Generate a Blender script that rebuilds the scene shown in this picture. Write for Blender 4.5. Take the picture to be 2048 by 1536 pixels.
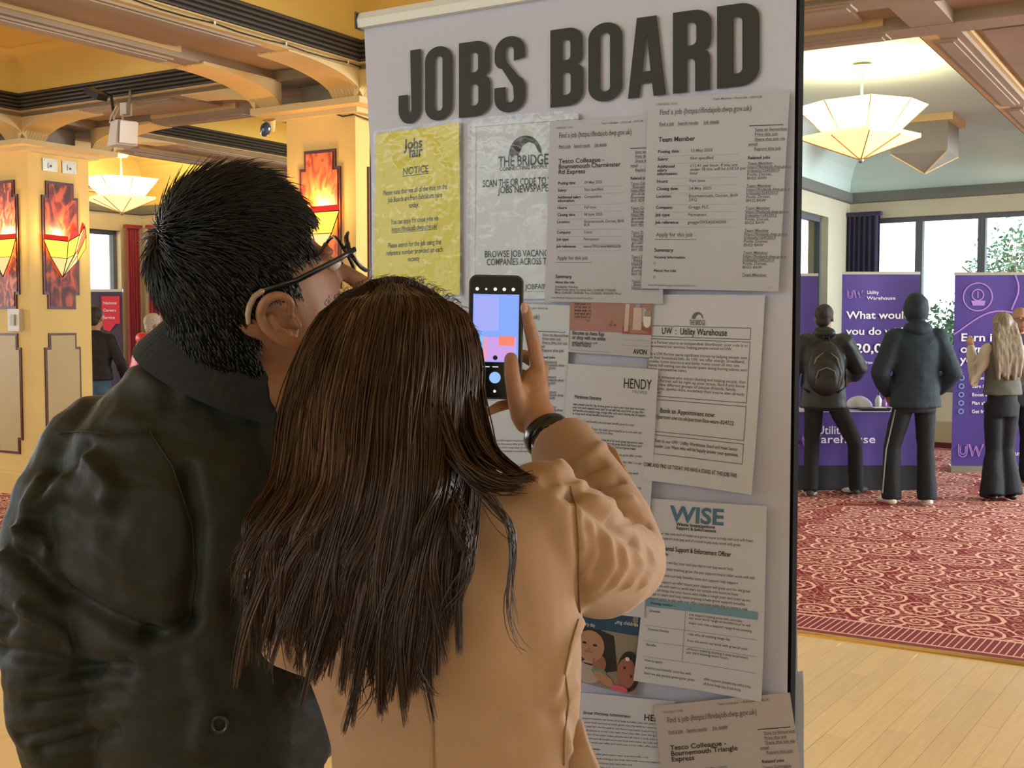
import bpy, bmesh, math, random
import numpy as np
from mathutils import Vector, Matrix, noise
random.seed(7)
SC = bpy.context.scene
COL = SC.collection
for o in list(bpy.data.objects): bpy.data.objects.remove(o)

# ---------------------------------------------------------------- camera
FPX = 2350.0; CX = 1024.0; CY = 768.0
PITCH = math.atan(128.0 / FPX); EYE = Vector((0, 0, 1.6))
cam_data = bpy.data.cameras.new('camera'); cam = bpy.data.objects.new('camera', cam_data); COL.objects.link(cam)
cam.location = EYE; cam.rotation_euler = (math.pi / 2 - PITCH, 0, 0)
cam_data.sensor_fit = 'HORIZONTAL'; cam_data.sensor_width = 36.0; cam_data.lens = FPX / 2048 * 36.0
cam_data.clip_start = 0.05; cam_data.clip_end = 300
SC.camera = cam
SC.view_settings.view_transform = 'Standard'; SC.view_settings.look = 'None'
SC.view_settings.exposure = 0.0; SC.view_settings.gamma = 1.0; SC.view_settings.use_curve_mapping = False
# ---------------------------------------------------------------- world
W = bpy.data.worlds.new('sky'); SC.world = W; W.use_nodes = True
wn = W.node_tree; wn.nodes.clear()
wo = wn.nodes.new('ShaderNodeOutputWorld'); wb = wn.nodes.new('ShaderNodeBackground')
wb.inputs['Color'].default_value = (0.80, 0.92, 1.0, 1); wb.inputs['Strength'].default_value = 5.0
wn.links.new(wb.outputs[0], wo.inputs[0])

def area(name, loc, target, size, size_y, power, color):
    l = bpy.data.lights.new(name, 'AREA'); l.shape = 'RECTANGLE'; l.size = size; l.size_y = size_y
    l.energy = power; l.color = color
    o = bpy.data.objects.new(name, l); COL.objects.link(o); o.location = loc
    o.rotation_euler = (Vector(target) - Vector(loc)).to_track_quat('-Z', 'Y').to_euler()
    return o
def point(name, loc, power, color, r=0.1):
    l = bpy.data.lights.new(name, 'POINT'); l.energy = power; l.color = color; l.shadow_soft_size = r
    o = bpy.data.objects.new(name, l); COL.objects.link(o); o.location = loc
    return o
# area lights added for daylight; the side, rear and right ones have no window
area('daylight_side_fill', (-7.0, .6, 2.5), (0, 2.2, 1.2), 3.5, 2.0, 38, (0.72, 0.85, 1.0))
area('daylight_rear_fill', (3.5, -5.5, 2.3), (0.5, 3, 1.3), 5.0, 2.0, 60, (0.66, 0.80, 1.0))
area('daylight_far_windows', (11.0, 9.5, 2.2), (3.0, 7.5, 0.6), 5.0, 2.2, 1250, (0.86, 0.97, 1.0))
area('daylight_right_fill', (11.5, 3.6, 2.3), (1.8, 5.0, 0.0), 4.0, 2.2, 400, (0.97, 0.98, 0.95))
area('daylight_left_windows', (-9.6, 13.0, 2.1), (-3.5, 10.0, 1.2), 4.0, 2.0, 200, (1.0, 0.92, 0.78))

# ---------------------------------------------------------------- geometry helpers
def ray(px, py):
    f = Vector((0, math.cos(PITCH), -math.sin(PITCH))); u = Vector((0, math.sin(PITCH), math.cos(PITCH)))
    return f + Vector((1, 0, 0)) * ((px - CX) / FPX) + u * ((CY - py) / FPX)
def at(px, py, y):
    d = ray(px, py); return EYE + d * (y / d.y)
def on_floor(px, py):
    d = ray(px, py); return EYE + d * (-EYE.z / d.z)
def on_plane(px, py, p, n):
    d = ray(px, py); return EYE + d * ((Vector(p) - EYE).dot(n) / d.dot(n))
TH = math.radians(31.2)
U = Vector((math.cos(TH), -math.sin(TH), 0)); V = Vector((math.sin(TH), math.cos(TH), 0)); Z = Vector((0, 0, 1))
ORG = Vector((-1.14, 8.64, 0))
def R(u, v, z=0.0): return ORG + U * u + V * v + Z * z
def room_uv(p):
    d = Vector(p) - ORG; return d.dot(U), d.dot(V)

def wloc(o):
    l = Vector(o.location)
    while o.parent: o = o.parent; l = l + o.location
    return l
class MB:
    def __init__(s): s.v = []; s.f = []; s.m = []
    def add(s, vs, fs, mi=0):
        b = len(s.v); s.v += [tuple(x) for x in vs]; s.f += [tuple(i + b for i in f) for f in fs]; s.m += [mi] * len(fs); return s
    def box(s, c, sz, ax=(1, 0, 0), ay=(0, 1, 0), az=(0, 0, 1), mi=0, taper=1.0):
        c = Vector(c); ax, ay, az = Vector(ax) * sz[0] / 2, Vector(ay) * sz[1] / 2, Vector(az) * sz[2] / 2
        vs = [c + ax * i * (taper if k > 0 else 1) + ay * j * (taper if k > 0 else 1) + az * k for k in (-1, 1) for j in (-1, 1) for i in (-1, 1)]
        return s.add(vs, [(0, 2, 3, 1), (4, 5, 7, 6), (0, 1, 5, 4), (2, 6, 7, 3), (0, 4, 6, 2), (1, 3, 7, 5)], mi)
    def rbox(s, u0, u1, v0, v1, z0, z1, mi=0):
        return s.box(R((u0 + u1) / 2, (v0 + v1) / 2, (z0 + z1) / 2), (u1 - u0, v1 - v0, z1 - z0), U, V, Z, mi)
    def poly(s, pts, mi=0): return s.add(pts, [tuple(range(len(pts)))], mi)
    def prism(s, pts, ext, mi=0):
        n = len(pts); a = [Vector(p) for p in pts]; b = [p + Vector(ext) for p in a]
        return s.add(a + b, [tuple(range(n))[::-1], tuple(range(n, 2 * n))] + [(i, (i + 1) % n, (i + 1) % n + n, i + n) for i in range(n)], mi)
    def rings(s, rs, cap=True, closed=True, mi=0):
        n = len(rs[0]); vs = [p for r in rs for p in r]; fs = []
        for k in range(len(rs) - 1):
            for i in range(n if closed else n - 1):
                j = (i + 1) % n; fs.append((k * n + i, k * n + j, (k + 1) * n + j, (k + 1) * n + i))
        if cap: fs += [tuple(range(n))[::-1], tuple((len(rs) - 1) * n + i for i in range(n))]
        return s.add(vs, fs, mi)
    def tube(s, pts, rad, n=8, cap=True, round_ends=False, mi=0, flat=None):
        pts = [Vector(p) for p in pts]; rad = list(rad) if hasattr(rad, '__len__') else [rad] * len(pts)
        if round_ends:
            a = (pts[0] - pts[1]).normalized(); b = (pts[-1] - pts[-2]).normalized(); P = []; Q = []
            for k in (0, 1, 2):
                t = math.radians(15 + 30 * k); P.append(pts[0] + a * rad[0] * math.cos(t)); Q.append(rad[0] * math.sin(t))
            E = []; F = []
            for k in (2, 1, 0):
                t = math.radians(15 + 30 * k); E.append(pts[-1] + b * rad[-1] * math.cos(t)); F.append(rad[-1] * math.sin(t))
            pts = P + pts + E; rad = Q + rad + F
        rs = []; prev = None
        for i, p in enumerate(pts):
            t = (pts[min(i + 1, len(pts) - 1)] - pts[max(i - 1, 0)]).normalized()
            if prev is None:
                h = Vector((0, 0, 1)) if abs(t.z) < .9 else Vector((1, 0, 0)); x = t.cross(h).normalized()
                if flat is not None: x = (Vector(flat[0]) - t * Vector(flat[0]).dot(t)).normalized()
            else: x = (prev - t * prev.dot(t)).normalized()
            prev = x; y = t.cross(x); k = flat[1] if flat is not None else 1.0
            rs.append([p + (x * math.cos(2 * math.pi * j / n) + y * k * math.sin(2 * math.pi * j / n)) * rad[i] for j in range(n)])
        return s.rings(rs, cap, mi=mi)
    def ell(s, c, r, n=16, m=10, rot=None, mi=0, fn=None):
        c = Vector(c); rs = []
        for k in range(m + 1):
            t = math.pi * (k + .02) / (m + .04); row = []
            for j in range(n):
                a = 2 * math.pi * j / n
                d = Vector((math.sin(t) * math.cos(a), math.sin(t) * math.sin(a), math.cos(t)))
                q = Vector((d.x * r[0], d.y * r[1], d.z * r[2]))
                if fn: q = fn(d, q)
                if rot: q = rot @ q
                row.append(c + q)
            rs.append(row)
        return s.rings(rs[::-1], True, mi=mi)
    def merge(s, o): return s.add(o.v, o.f)
    def build(s, name, mat=None, parent=None, smooth=False, loc=None, mats=None, tag=None):
        me = bpy.data.meshes.new(name); off = wloc(parent) if parent else (Vector(loc) if loc is not None else Vector((0, 0, 0)))
        if isinstance(s.v, np.ndarray): vv = (s.v - np.array(off)).tolist()
        else: vv = [(x[0] - off.x, x[1] - off.y, x[2] - off.z) for x in s.v]
        me.from_pydata(vv, [], s.f)
        ml = mats if mats else ([mat] if mat else [])
        for m_ in ml: me.materials.append(m_)
        if len(ml) > 1: me.polygons.foreach_set('material_index', s.m)
        if smooth: me.polygons.foreach_set('use_smooth', [True] * len(me.polygons))
        me.update()
        o = bpy.data.objects.new(name, me); COL.objects.link(o)
        if parent: o.parent = parent
        else: o.location = off
        return o
def empty(name, loc, label=None, cat=None, group=None, kind=None):
    o = bpy.data.objects.new(name, None); COL.objects.link(o); o.location = loc; o.empty_display_size = .1
    tag(o, label, cat, group, kind); return o
def tag(o, label=None, cat=None, group=None, kind=None):
    if label: o['label'] = label
    if cat: o['category'] = cat
    if group: o['group'] = group
    if kind: o['kind'] = kind
    return o
def copy_tree(o, parent=None):
    c = o.copy(); COL.objects.link(c)
    if parent: c.parent = parent
    for ch in list(o.children): copy_tree(ch, c)
    return c
def blob(mb, voxel, smooth=4, fac=.5):
    """union of closed pieces grown into one continuous skin"""
    me = bpy.data.meshes.new('tmp'); me.from_pydata([tuple(v) for v in mb.v], [], mb.f); me.update()
    bm = bmesh.new(); bm.from_mesh(me); bmesh.ops.recalc_face_normals(bm, faces=bm.faces); bm.to_mesh(me); bm.free()
    o = bpy.data.objects.new('tmp', me); COL.objects.link(o)
    r = o.modifiers.new('r', 'REMESH'); r.mode = 'VOXEL'; r.voxel_size = voxel; r.adaptivity = 0
    if smooth: s = o.modifiers.new('s', 'SMOOTH'); s.iterations = smooth; s.factor = fac
    dg = bpy.context.evaluated_depsgraph_get(); dg.update(); ev = o.evaluated_get(dg); m2 = ev.to_mesh()
    n = len(m2.vertices); co = np.empty(n * 3); m2.vertices.foreach_get('co', co)
    no = np.empty(n * 3); m2.vertices.foreach_get('normal', no)
    fs = [tuple(p.vertices) for p in m2.polygons]
    ev.to_mesh_clear(); bpy.data.objects.remove(o); bpy.data.meshes.remove(me)
    out = MB(); out.v = co.reshape(-1, 3); out.f = fs; out.m = [0] * len(fs); out.n = no.reshape(-1, 3)
    return out
def displace(mb, fn):
    v = mb.v; n = mb.n
    d = np.array([fn(Vector(v[i]), Vector(n[i])) for i in range(len(v))])
    mb.v = v + n * d[:, None]; return mb

# ---------------------------------------------------------------- materials
MATS = {}
def mat(name, col, rough=.6, metal=0.0, spec=.5, bump=0.0, bscale=50.0, var=0.0, vscale=5.0, col2=None, emit=None, estr=0.0, sheen=0.0, trans=0.0, alpha=1.0, stretch=None):
    m = bpy.data.materials.new(name); m.use_nodes = True; nt = m.node_tree; b = nt.nodes['Principled BSDF']
    b.inputs['Base Color'].default_value = (*col, 1); b.inputs['Roughness'].default_value = rough; b.inputs['Metallic'].default_value = metal
    b.inputs['Specular IOR Level'].default_value = spec; b.inputs['Sheen Weight'].default_value = sheen
    b.inputs['Transmission Weight'].default_value = trans; b.inputs['Alpha'].default_value = alpha
    if emit: b.inputs['Emission Color'].default_value = (*emit, 1); b.inputs['Emission Strength'].default_value = estr
    tc = None
    def coord(scale):
        nonlocal tc
        if tc is None: tc = nt.nodes.new('ShaderNodeNewGeometry')
        mp = nt.nodes.new('ShaderNodeMapping'); nt.links.new(tc.outputs['Position'], mp.inputs[0])
        if stretch: mp.inputs['Scale'].default_value = stretch
        return mp.outputs[0]
    if var > 0 or col2:
        n = nt.nodes.new('ShaderNodeTexNoise'); n.inputs['Scale'].default_value = vscale; n.inputs['Detail'].default_value = 4
        nt.links.new(coord(1), n.inputs['Vector'])
        r = nt.nodes.new('ShaderNodeValToRGB'); c2 = col2 if col2 else tuple(x * (1 - var) for x in col)
        r.color_ramp.elements[0].position = .35; r.color_ramp.elements[1].position = .65
        r.color_ramp.elements[0].color = (*c2, 1); r.color_ramp.elements[1].color = (*col, 1)
        nt.links.new(n.outputs['Fac'], r.inputs[0]); nt.links.new(r.outputs[0], b.inputs['Base Color'])
    if bump > 0:
        n = nt.nodes.new('ShaderNodeTexNoise'); n.inputs['Scale'].default_value = bscale; n.inputs['Detail'].default_value = 3
        nt.links.new(coord(1), n.inputs['Vector'])
        bp = nt.nodes.new('ShaderNodeBump'); bp.inputs['Strength'].default_value = bump; bp.inputs['Distance'].default_value = .01
        nt.links.new(n.outputs['Fac'], bp.inputs['Height']); nt.links.new(bp.outputs[0], b.inputs['Normal'])
    MATS[name] = m; return m
cream = mat('cream_paint', (.80, .60, .24), .75, spec=.2, var=.08, vscale=1.5, bump=.05, bscale=30)
cream_ceil = mat('cream_ceiling_paint', (.80, .59, .17), .8, var=.06, vscale=.8, spec=.2)
pale_ceil = mat('pale_bay_paint', (.60, .75, .72), .8, var=.05, vscale=.8, spec=.2)
buff = mat('buff_beam_paint', (.38, .30, .22), .6, var=.15, vscale=2)
buff_pale = mat('pale_beam_paint', (.70, .53, .25), .55, var=.08, vscale=2)
dark_rib = mat('dark_cornice_paint', (.055, .052, .045), .5)
far_wall = mat('far_wall_paint', (.60, .58, .44), .7, var=.05, vscale=1)
maroon = mat('maroon_trim_paint', (.09, .012, .015), .4)
panel_buff = mat('buff_panel_paint', (.52, .40, .19), .5, var=.05, vscale=3)
white_gloss = mat('white_gloss', (.75, .76, .78), .35)
white_plastic = mat('white_plastic', (.72, .72, .70), .4)
black_plastic = mat('black_plastic', (.012, .012, .014), .35)
steel = mat('brushed_steel', (.42, .40, .36), .35, metal=.9)
brass = mat('brass', (.75, .52, .18), .3, metal=1.0)
skin = mat('skin', (.40, .20, .115), .55, var=.12, vscale=30, bump=.05, bscale=300)
skin_dark = mat('skin_tan', (.32, .145, .085), .5, var=.15, vscale=25, bump=.05, bscale=300)
# ================================================================ FLOOR
def wood_mat(name, base, rot):
    m = bpy.data.materials.new(name); m.use_nodes = True; nt = m.node_tree; b = nt.nodes['Principled BSDF']
    g = nt.nodes.new('ShaderNodeNewGeometry'); mp = nt.nodes.new('ShaderNodeMapping'); mp.inputs['Rotation'].default_value = (0, 0, rot); mp.inputs['Scale'].default_value = (1, 1, 1)
    nt.links.new(g.outputs['Position'], mp.inputs[0])
    mp2 = nt.nodes.new('ShaderNodeMapping'); mp2.inputs['Scale'].default_value = (3, 40, 3); nt.links.new(mp.outputs[0], mp2.inputs[0])
    n = nt.nodes.new('ShaderNodeTexNoise'); n.inputs['Scale'].default_value = 1.2; n.inputs['Detail'].default_value = 5; nt.links.new(mp2.outputs[0], n.inputs['Vector'])
    oi = nt.nodes.new('ShaderNodeObjectInfo')
    r = nt.nodes.new('ShaderNodeValToRGB'); r.color_ramp.elements[0].color = (base[0] * .80, base[1] * .74, base[2] * .62, 1); r.color_ramp.elements[1].color = (*base, 1)
    nt.links.new(n.outputs['Fac'], r.inputs[0])
    h = nt.nodes.new('ShaderNodeHueSaturation'); nt.links.new(r.outputs[0], h.inputs['Color'])
    ma = nt.nodes.new('ShaderNodeMapRange'); ma.inputs['To Min'].default_value = .94; ma.inputs['To Max'].default_value = 1.06
    nt.links.new(oi.outputs['Random'], ma.inputs['Value']); nt.links.new(ma.outputs[0], h.inputs['Value']); nt.links.new(h.outputs[0], b.inputs['Base Color'])
    b.inputs['Roughness'].default_value = .34; b.inputs['Specular IOR Level'].default_value = .85
    n2 = nt.nodes.new('ShaderNodeTexNoise'); n2.inputs['Scale'].default_value = 9; nt.links.new(g.outputs['Position'], n2.inputs['Vector'])
    bp = nt.nodes.new('ShaderNodeBump'); bp.inputs['Strength'].default_value = .12; bp.inputs['Distance'].default_value = .01
    nt.links.new(n2.outputs['Fac'], bp.inputs['Height']); nt.links.new(bp.outputs[0], b.inputs['Normal'])
    return m
PLANK_ANG = math.radians(90 - 34)     # direction of the boards in plan
pd = Vector((math.cos(PLANK_ANG), math.sin(PLANK_ANG), 0)); pn = Vector((-pd.y, pd.x, 0))
wood = wood_mat('maple_dance_floor', (.84, .66, .37), -PLANK_ANG)
gap = mat('plank_gap', (.20, .12, .06), .7)
u_e, v_e = room_uv(on_floor(1820, 1297)); v_edge = v_e
u_l, _ = room_uv(on_floor(0, 1330)); u_edge = u_l
fl = MB().rbox(-16, 16, -14, 14, -.12, -.012).build('floor', gap, None, loc=(0, 0, -.012)); tag(fl, kind='structure')
b = MB(); b.rbox(u_edge - .37, 14, -14, v_edge, -.0119, -.002); pw = 0.0
b.build('subfloor', wood, fl)
# boards laid one by one where the photograph lets them be told apart
rng = random.Random(3); wN = .092; cnt = 0
c0 = on_floor(1840, 1420)
rs0 = {}
for k in range(-19, 20):
    off = k * wN; s = -2.3 + rng.random() * .8
    while s < 2.7:
        L = rng.choice([.7, .95, 1.2, 1.5]); a = c0 + pn * off + pd * s; e = c0 + pn * off + pd * (s + L); mid = (a + e) / 2
        ok = True
        for q in (a, e):
            uu, vv = room_uv(q)
            if vv > v_edge - .09: ok = False
        if not ok:
            # trim board at the carpet edge
            ua, va = room_uv(a); ue, ve = room_uv(e)
            if va < v_edge - .25 and ve > va:
                t = (v_edge - .07 - va) / (ve - va); e = a + (e - a) * t; L = (e - a).length; mid = (a + e) / 2; ok = L > .015
        if ok:
            rel = mid - EYE; pxm = CX + FPX * rel.x / rel.y
            if 1440 < pxm < 2450 and cnt < 298:
                m_ = MB().box(Vector((mid.x, mid.y, -.003 + .0)), (L - .0022, wN - .0022, .006), pd, pn, Z)
                m_.build('plank', wood, fl); cnt += 1
        s += L
# carpet
def carpet_mat():
    m = bpy.data.materials.new('scroll_carpet'); m.use_nodes = True; nt = m.node_tree; N = nt.nodes; L = nt.links; b = N['Principled BSDF']
    g = N.new('ShaderNodeNewGeometry'); mp = N.new('ShaderNodeMapping'); mp.inputs['Rotation'].default_value = (0, 0, TH); mp.inputs['Scale'].default_value = (3.7, 3.7, 3.7)
    L.new(g.outputs['Position'], mp.inputs[0])
    def M(op, a, b_=None, c=None):
        n = N.new('ShaderNodeMath'); n.operation = op
        for i, x in enumerate((a, b_, c)):
            if x is None: continue
            if hasattr(x, 'default_value') or hasattr(x, 'links'): L.new(x, n.inputs[i])
            else: n.inputs[i].default_value = x
        return n.outputs[0]
    def layer(scale, turns, thick, off):
        mm = N.new('ShaderNodeMapping'); mm.inputs['Scale'].default_value = (scale,) * 3; mm.inputs['Location'].default_value = off; L.new(mp.outputs[0], mm.inputs[0])
        nz = N.new('ShaderNodeTexNoise'); nz.inputs['Scale'].default_value = 1.1; L.new(mm.outputs[0], nz.inputs['Vector'])
        ad = N.new('ShaderNodeVectorMath'); ad.operation = 'MULTIPLY_ADD'; ad.inputs[1].default_value = (.35, .35, 0); L.new(nz.outputs['Color'], ad.inputs[0]); L.new(mm.outputs[0], ad.inputs[2])
        v = N.new('ShaderNodeTexVoronoi'); v.voronoi_dimensions = '2D'; v.inputs['Randomness'].default_value = .75; v.inputs['Scale'].default_value = 1.0; L.new(ad.outputs[0], v.inputs['Vector'])
        d = N.new('ShaderNodeVectorMath'); d.operation = 'SUBTRACT'; L.new(ad.outputs[0], d.inputs[0]); L.new(v.outputs['Position'], d.inputs[1])
        sx = N.new('ShaderNodeSeparateXYZ'); L.new(d.outputs[0], sx.inputs[0])
        sc = N.new('ShaderNodeSeparateColor'); L.new(v.outputs['Color'], sc.inputs[0])
        an = M('ARCTAN2', sx.outputs[1], sx.outputs[0]); an = M('MULTIPLY', an, 1 / (2 * math.pi))
        hand = M('SUBTRACT', M('MULTIPLY', M('GREATER_THAN', sc.outputs[1], .5), 2.0), 1.0)
        an = M('MULTIPLY', an, hand)
        r = v.outputs['Distance']
        ph = M('FRACT', M('ADD', M('ADD', an, M('MULTIPLY', M('POWER', r, .8), turns)), sc.outputs[0]))
        line = M('LESS_THAN', M('ABSOLUTE', M('SUBTRACT', ph, .5)), thick)
        return M('MULTIPLY', line, M('LESS_THAN', r, .62))
    l1 = layer(1.0, 4.2, .14, (0, 0, 0)); l2 = layer(2.1, 3.0, .13, (5.3, 2.7, 0))
    sc = N.new('ShaderNodeSeparateXYZ'); L.new(mp.outputs[0], sc.inputs[0])
    pat = M('MAXIMUM', l1, M('MULTIPLY', l2, .55))
    mx = N.new('ShaderNodeMix'); mx.data_type = 'RGBA'; mx.inputs[6].default_value = (.25, .022, .03, 1); mx.inputs[7].default_value = (.85, .55, .45, 1)
    # fine stripes of the ground
    st = M('FRACT', M('MULTIPLY', M('ADD', sc.outputs[0], M('MULTIPLY', sc.outputs[1], .6)), 5.5)); st = M('LESS_THAN', st, .22)
    L.new(M('MAXIMUM', pat, M('MULTIPLY', st, .22)), mx.inputs[0]); L.new(mx.outputs[2], b.inputs['Base Color'])
    b.inputs['Roughness'].default_value = .95; b.inputs['Specular IOR Level'].default_value = .15
    n = N.new('ShaderNodeTexNoise'); n.inputs['Scale'].default_value = 260; L.new(g.outputs['Position'], n.inputs['Vector'])
    bp = N.new('ShaderNodeBump'); bp.inputs['Strength'].default_value = .3; bp.inputs['Distance'].default_value = .004; L.new(n.outputs['Fac'], bp.inputs['Height']); L.new(bp.outputs[0], b.inputs['Normal'])
    return m
cm = carpet_mat()
car = MB(); car.rbox(-16, 16, v_edge + .36, 14, -.012, .010); car.rbox(-16, u_edge - .36, -14, v_edge + .36, -.012, .010)
carpet = car.build('carpet', cm, None, loc=(0, 0, 0)); tag(carpet, kind='structure')
red_c = mat('carpet_border_red', (.22, .02, .03), .95, bump=.3, bscale=260); pink_c = mat('carpet_border_pink', (.78, .45, .38), .95)
bd = MB()
for (a0, a1, c) in ((.10, .30, 0), (.085, .10, 1), (.02, .085, 0), (.30, .36, 1)):
    pass
bd.rbox(u_edge - .36, 16, v_edge + .085, v_edge + .335, -.012, .0102)
bd.rbox(u_edge - .36, 16, v_edge + .012, v_edge + .068, -.012, .0102)
bd.build('carpet_border', red_c, carpet)
bp_ = MB(); bp_.rbox(u_edge - .36, 16, v_edge + .068, v_edge + .085, -.012, .0104); bp_.rbox(u_edge - .36, 16, v_edge + .335, v_edge + .36, -.012, .0104)
bp_.build('border_line', pink_c, carpet)
x = -1.0; st_ = MB()
sd = (V + U * .04).normalized(); sn = Vector((-sd.y, sd.x, 0))
while x < 7.5:
    c = R(x, v_edge + .21, .0104); st_.box(c, (.25, .006, .0012), sd, sn, Z); x += .034
tag(st_.build('border_stripes', pink_c, carpet), kind='stuff')
ed = MB(); prof = [R(0, v_edge - .028, -.0055), R(0, v_edge - .02, .004), R(0, v_edge, .011), R(0, v_edge + .012, .0115), R(0, v_edge + .014, -.011)]
ed.rings([[p + U * (u_edge - .35) for p in prof], [p + U * 15 for p in prof]]).build('brass_edge_strip', brass, carpet)

# ================================================================ CEILING GRID
Z0, ZC0, ZC1, ZCEIL = 3.36, 3.405, 3.545, 3.82
ceil = MB().rbox(-16, 16, -14, 14, ZCEIL + .002, ZCEIL + .2).build('ceiling', cream_ceil, None, loc=(0, 0, ZCEIL)); tag(ceil, kind='structure')
NB = [0]
def bay(u0, u1, v0, v1, cmat=cream_ceil):
    """ceiling bay: fascia, ribbed dark cornice, cove, one ring each"""
    def ring(d, z): return [R(u0 + d, v0 + d, z), R(u1 - d, v0 + d, z), R(u1 - d, v1 - d, z), R(u0 + d, v1 - d, z)]
    m = MB(); m.rings([ring(-.10, Z0 - .002), ring(0, Z0), ring(0, ZC0 - .012), ring(.03, ZC0 - .008), ring(.03, ZC0)], cap=False)
    NB[0] += 1
    o = m.build('trim_%d' % NB[0], buff_pale, None, loc=R((u0 + u1) / 2, (v0 + v1) / 2, Z0)); tag(o, kind='structure')
    m = MB(); rr = []; n = 5; h = (ZC1 - ZC0) / n
    for i in range(n):
        d0 = .03 + .012 * i; rr += [ring(d0 + .018, ZC0 + h * i), ring(d0 + .024, ZC0 + h * (i + .35)), ring(d0 + .018, ZC0 + h * (i + .7)), ring(d0 + .004, ZC0 + h * (i + .8))]
    m.rings(rr, cap=False).build('ribbed_cornice', dark_rib, o)
    m = MB(); rr = [ring(.09, ZC1 - .01), ring(.09, ZC1)]
    for k in range(1, 8):
        a = math.pi / 2 * k / 7; rr.append(ring(.09 + .32 * (1 - math.cos(a)), ZC1 + (ZCEIL - ZC1) * math.sin(a)))
    m.rings(rr, cap=False).build('cove', cmat, o, smooth=True)
    return o
BE = [(-11.0, -5.85), (-4.57 + .0, -3.53), (-.85, .19), (3.78, 4.82)]
U_B = [(-8.9, -7.86), (-4.57, -3.53), (-.85, .19), (3.78, 4.82), (8.5, 9.5)]
bays = [(-7.86, -4.57), (-3.53, -.85), (.19, 3.78), (4.82, 8.5)]
for (a, b_) in bays: bay(a, b_, -6.2, -.19)
bay(-7.86, -4.57, .85, 5.2); bay(-3.53, -.85, .85, 5.2); bay(.19, 3.78, .85, 13, pale_ceil); bay(4.82, 8.5, .85, 13, pale_ceil)
for a_, b_ in ((.2, 3.77), (4.83, 8.49)): MB().rbox(a_, b_, .86, 13, ZCEIL - .004, ZCEIL + .001).build('bay_ceiling', pale_ceil, ceil)
def beam(p0, p1, along, cen, nm='beam', wid=1.04):
    """beam with soffit: two edge strips, recessed middle and raised panels. along 'v': runs p0..p1 in v at u centre cen"""
    m = MB()
    def bx(a0, a1, c0, c1, z0, z1, mb=None):
        mb = mb or m
        (mb.rbox(c0, c1, a0, a1, z0, z1) if along == 'v' else mb.rbox(a0, a1, c0, c1, z0, z1))
    h = wid / 2; e = .245; dz = -.002 if along == 'u' else 0
    bx(p0, p1, cen - h, cen - h + e, Z0 + dz, ZC0 + .03 + dz); bx(p0, p1, cen + h - e, cen + h, Z0 + dz, ZC0 + .03 + dz); bx(p0, p1, cen - h + .02, cen + h - .02, Z0 + .075 + dz, ZC1 + dz)
    o = m.build(nm, buff, None, loc=(R(cen, (p0 + p1) / 2, Z0) if along == 'v' else R((p0 + p1) / 2, cen, Z0))); tag(o, kind='structure')
    return o, bx
def panels(o, bx, segs, cen, h=.52, e=.245):
    for (a0, a1) in segs:
        for s in (-1, 1):
            c = cen + s * (h - e / 2); mb = MB()
            bx(a0, a1, c - .075, c + .075, Z0 - .014, Z0, mb); bx(a0 + .03, a1 - .03, c - .045, c + .045, Z0 - .022, Z0 - .013, mb)
            mb.build('edge_moulding', buff, o)
        mb = MB(); bx(a0 + .1, a1 - .1, cen - .20, cen + .20, Z0 + .045, Z0 + .076, mb); mb.build('soffit_panel', buff, o)
        mb = MB()
        for s in (-1, 1): bx(a0, a1, cen + s * .262 - .014, cen + s * .262 + .014, Z0 + .03, Z0 + .076, mb)
        mb.build('soffit_bead', buff_pale, o)
CU = [-.33, -4.05]; CV = .33
o, bx = beam(-6.2, 13, 'v', -.33); panels(o, bx, [(-6, -3.6), (-3.4, -1.12), (1.78, 4.9)], -.33)
o, bx = beam(-6.2, 13, 'v', -4.05); panels(o, bx, [(-6, -3.6), (-3.4, -1.12), (1.78, 4.9)], -4.05)
o, bx = beam(-6.2, 13, 'v', 4.30); panels(o, bx, [(-4, -.35), (1.0, 3.6), (3.8, 6.4)], 4.30)
o, bx = beam(-9.5, 9.5, 'u', CV); panels(o, bx, [(-7.6, -5.55), (-2.78, -1.75), (1.12, 2.45), (2.6, 3.62), (4.98, 8.2)], CV)
o, bx = beam(-8.9, .2, 'u', 5.72); panels(o, bx, [(-7.6, -4.9), (-3.4, -1.0)], 5.72)
# ================================================================ COLUMNS
CAPZ = 3.12
def bracket(c_u, c_v, axis, sgn, side):
    """fluted quarter-arch bracket under one edge of a soffit"""
    w = .27; L = .78; a0 = .47; n = 12; nf = 9; rs = []
    for k in range(n + 1):
        s = k / n; d = a0 + L * s; zz = Z0 - .012 - (Z0 - CAPZ - .06) * (1 - math.sqrt(max(0, 1 - (1 - s) ** 2)))
        row = []
        for j in range(nf * 2 + 1):
            t = side * (.52 - w + w * j / (nf * 2)); dz = .015 if (j % 2 and 0 < s) else 0
            row.append(R(c_u + sgn * d, c_v + t, zz + dz) if axis == 'u' else R(c_u + t, c_v + sgn * d, zz + dz))
        ztop = Z0 + .01
        for t in (.52, .52 - w):
            t *= side; row.append(R(c_u + sgn * d, c_v + t, ztop) if axis == 'u' else R(c_u + t, c_v + sgn * d, ztop))
        rs.append(row)
    return MB().rings(rs)
def col_frame(cu, cv, face):
    """frame of a column face: origin at the face centre on the floor, across axis, outward axis"""
    h = .33
    if face == 'front': return R(cu, cv - h, 0), U, -V
    if face == 'right': return R(cu + h, cv, 0), V, U
    if face == 'left': return R(cu - h, cv, 0), -V, -U
    return R(cu, cv + h, 0), -U, V
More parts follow.
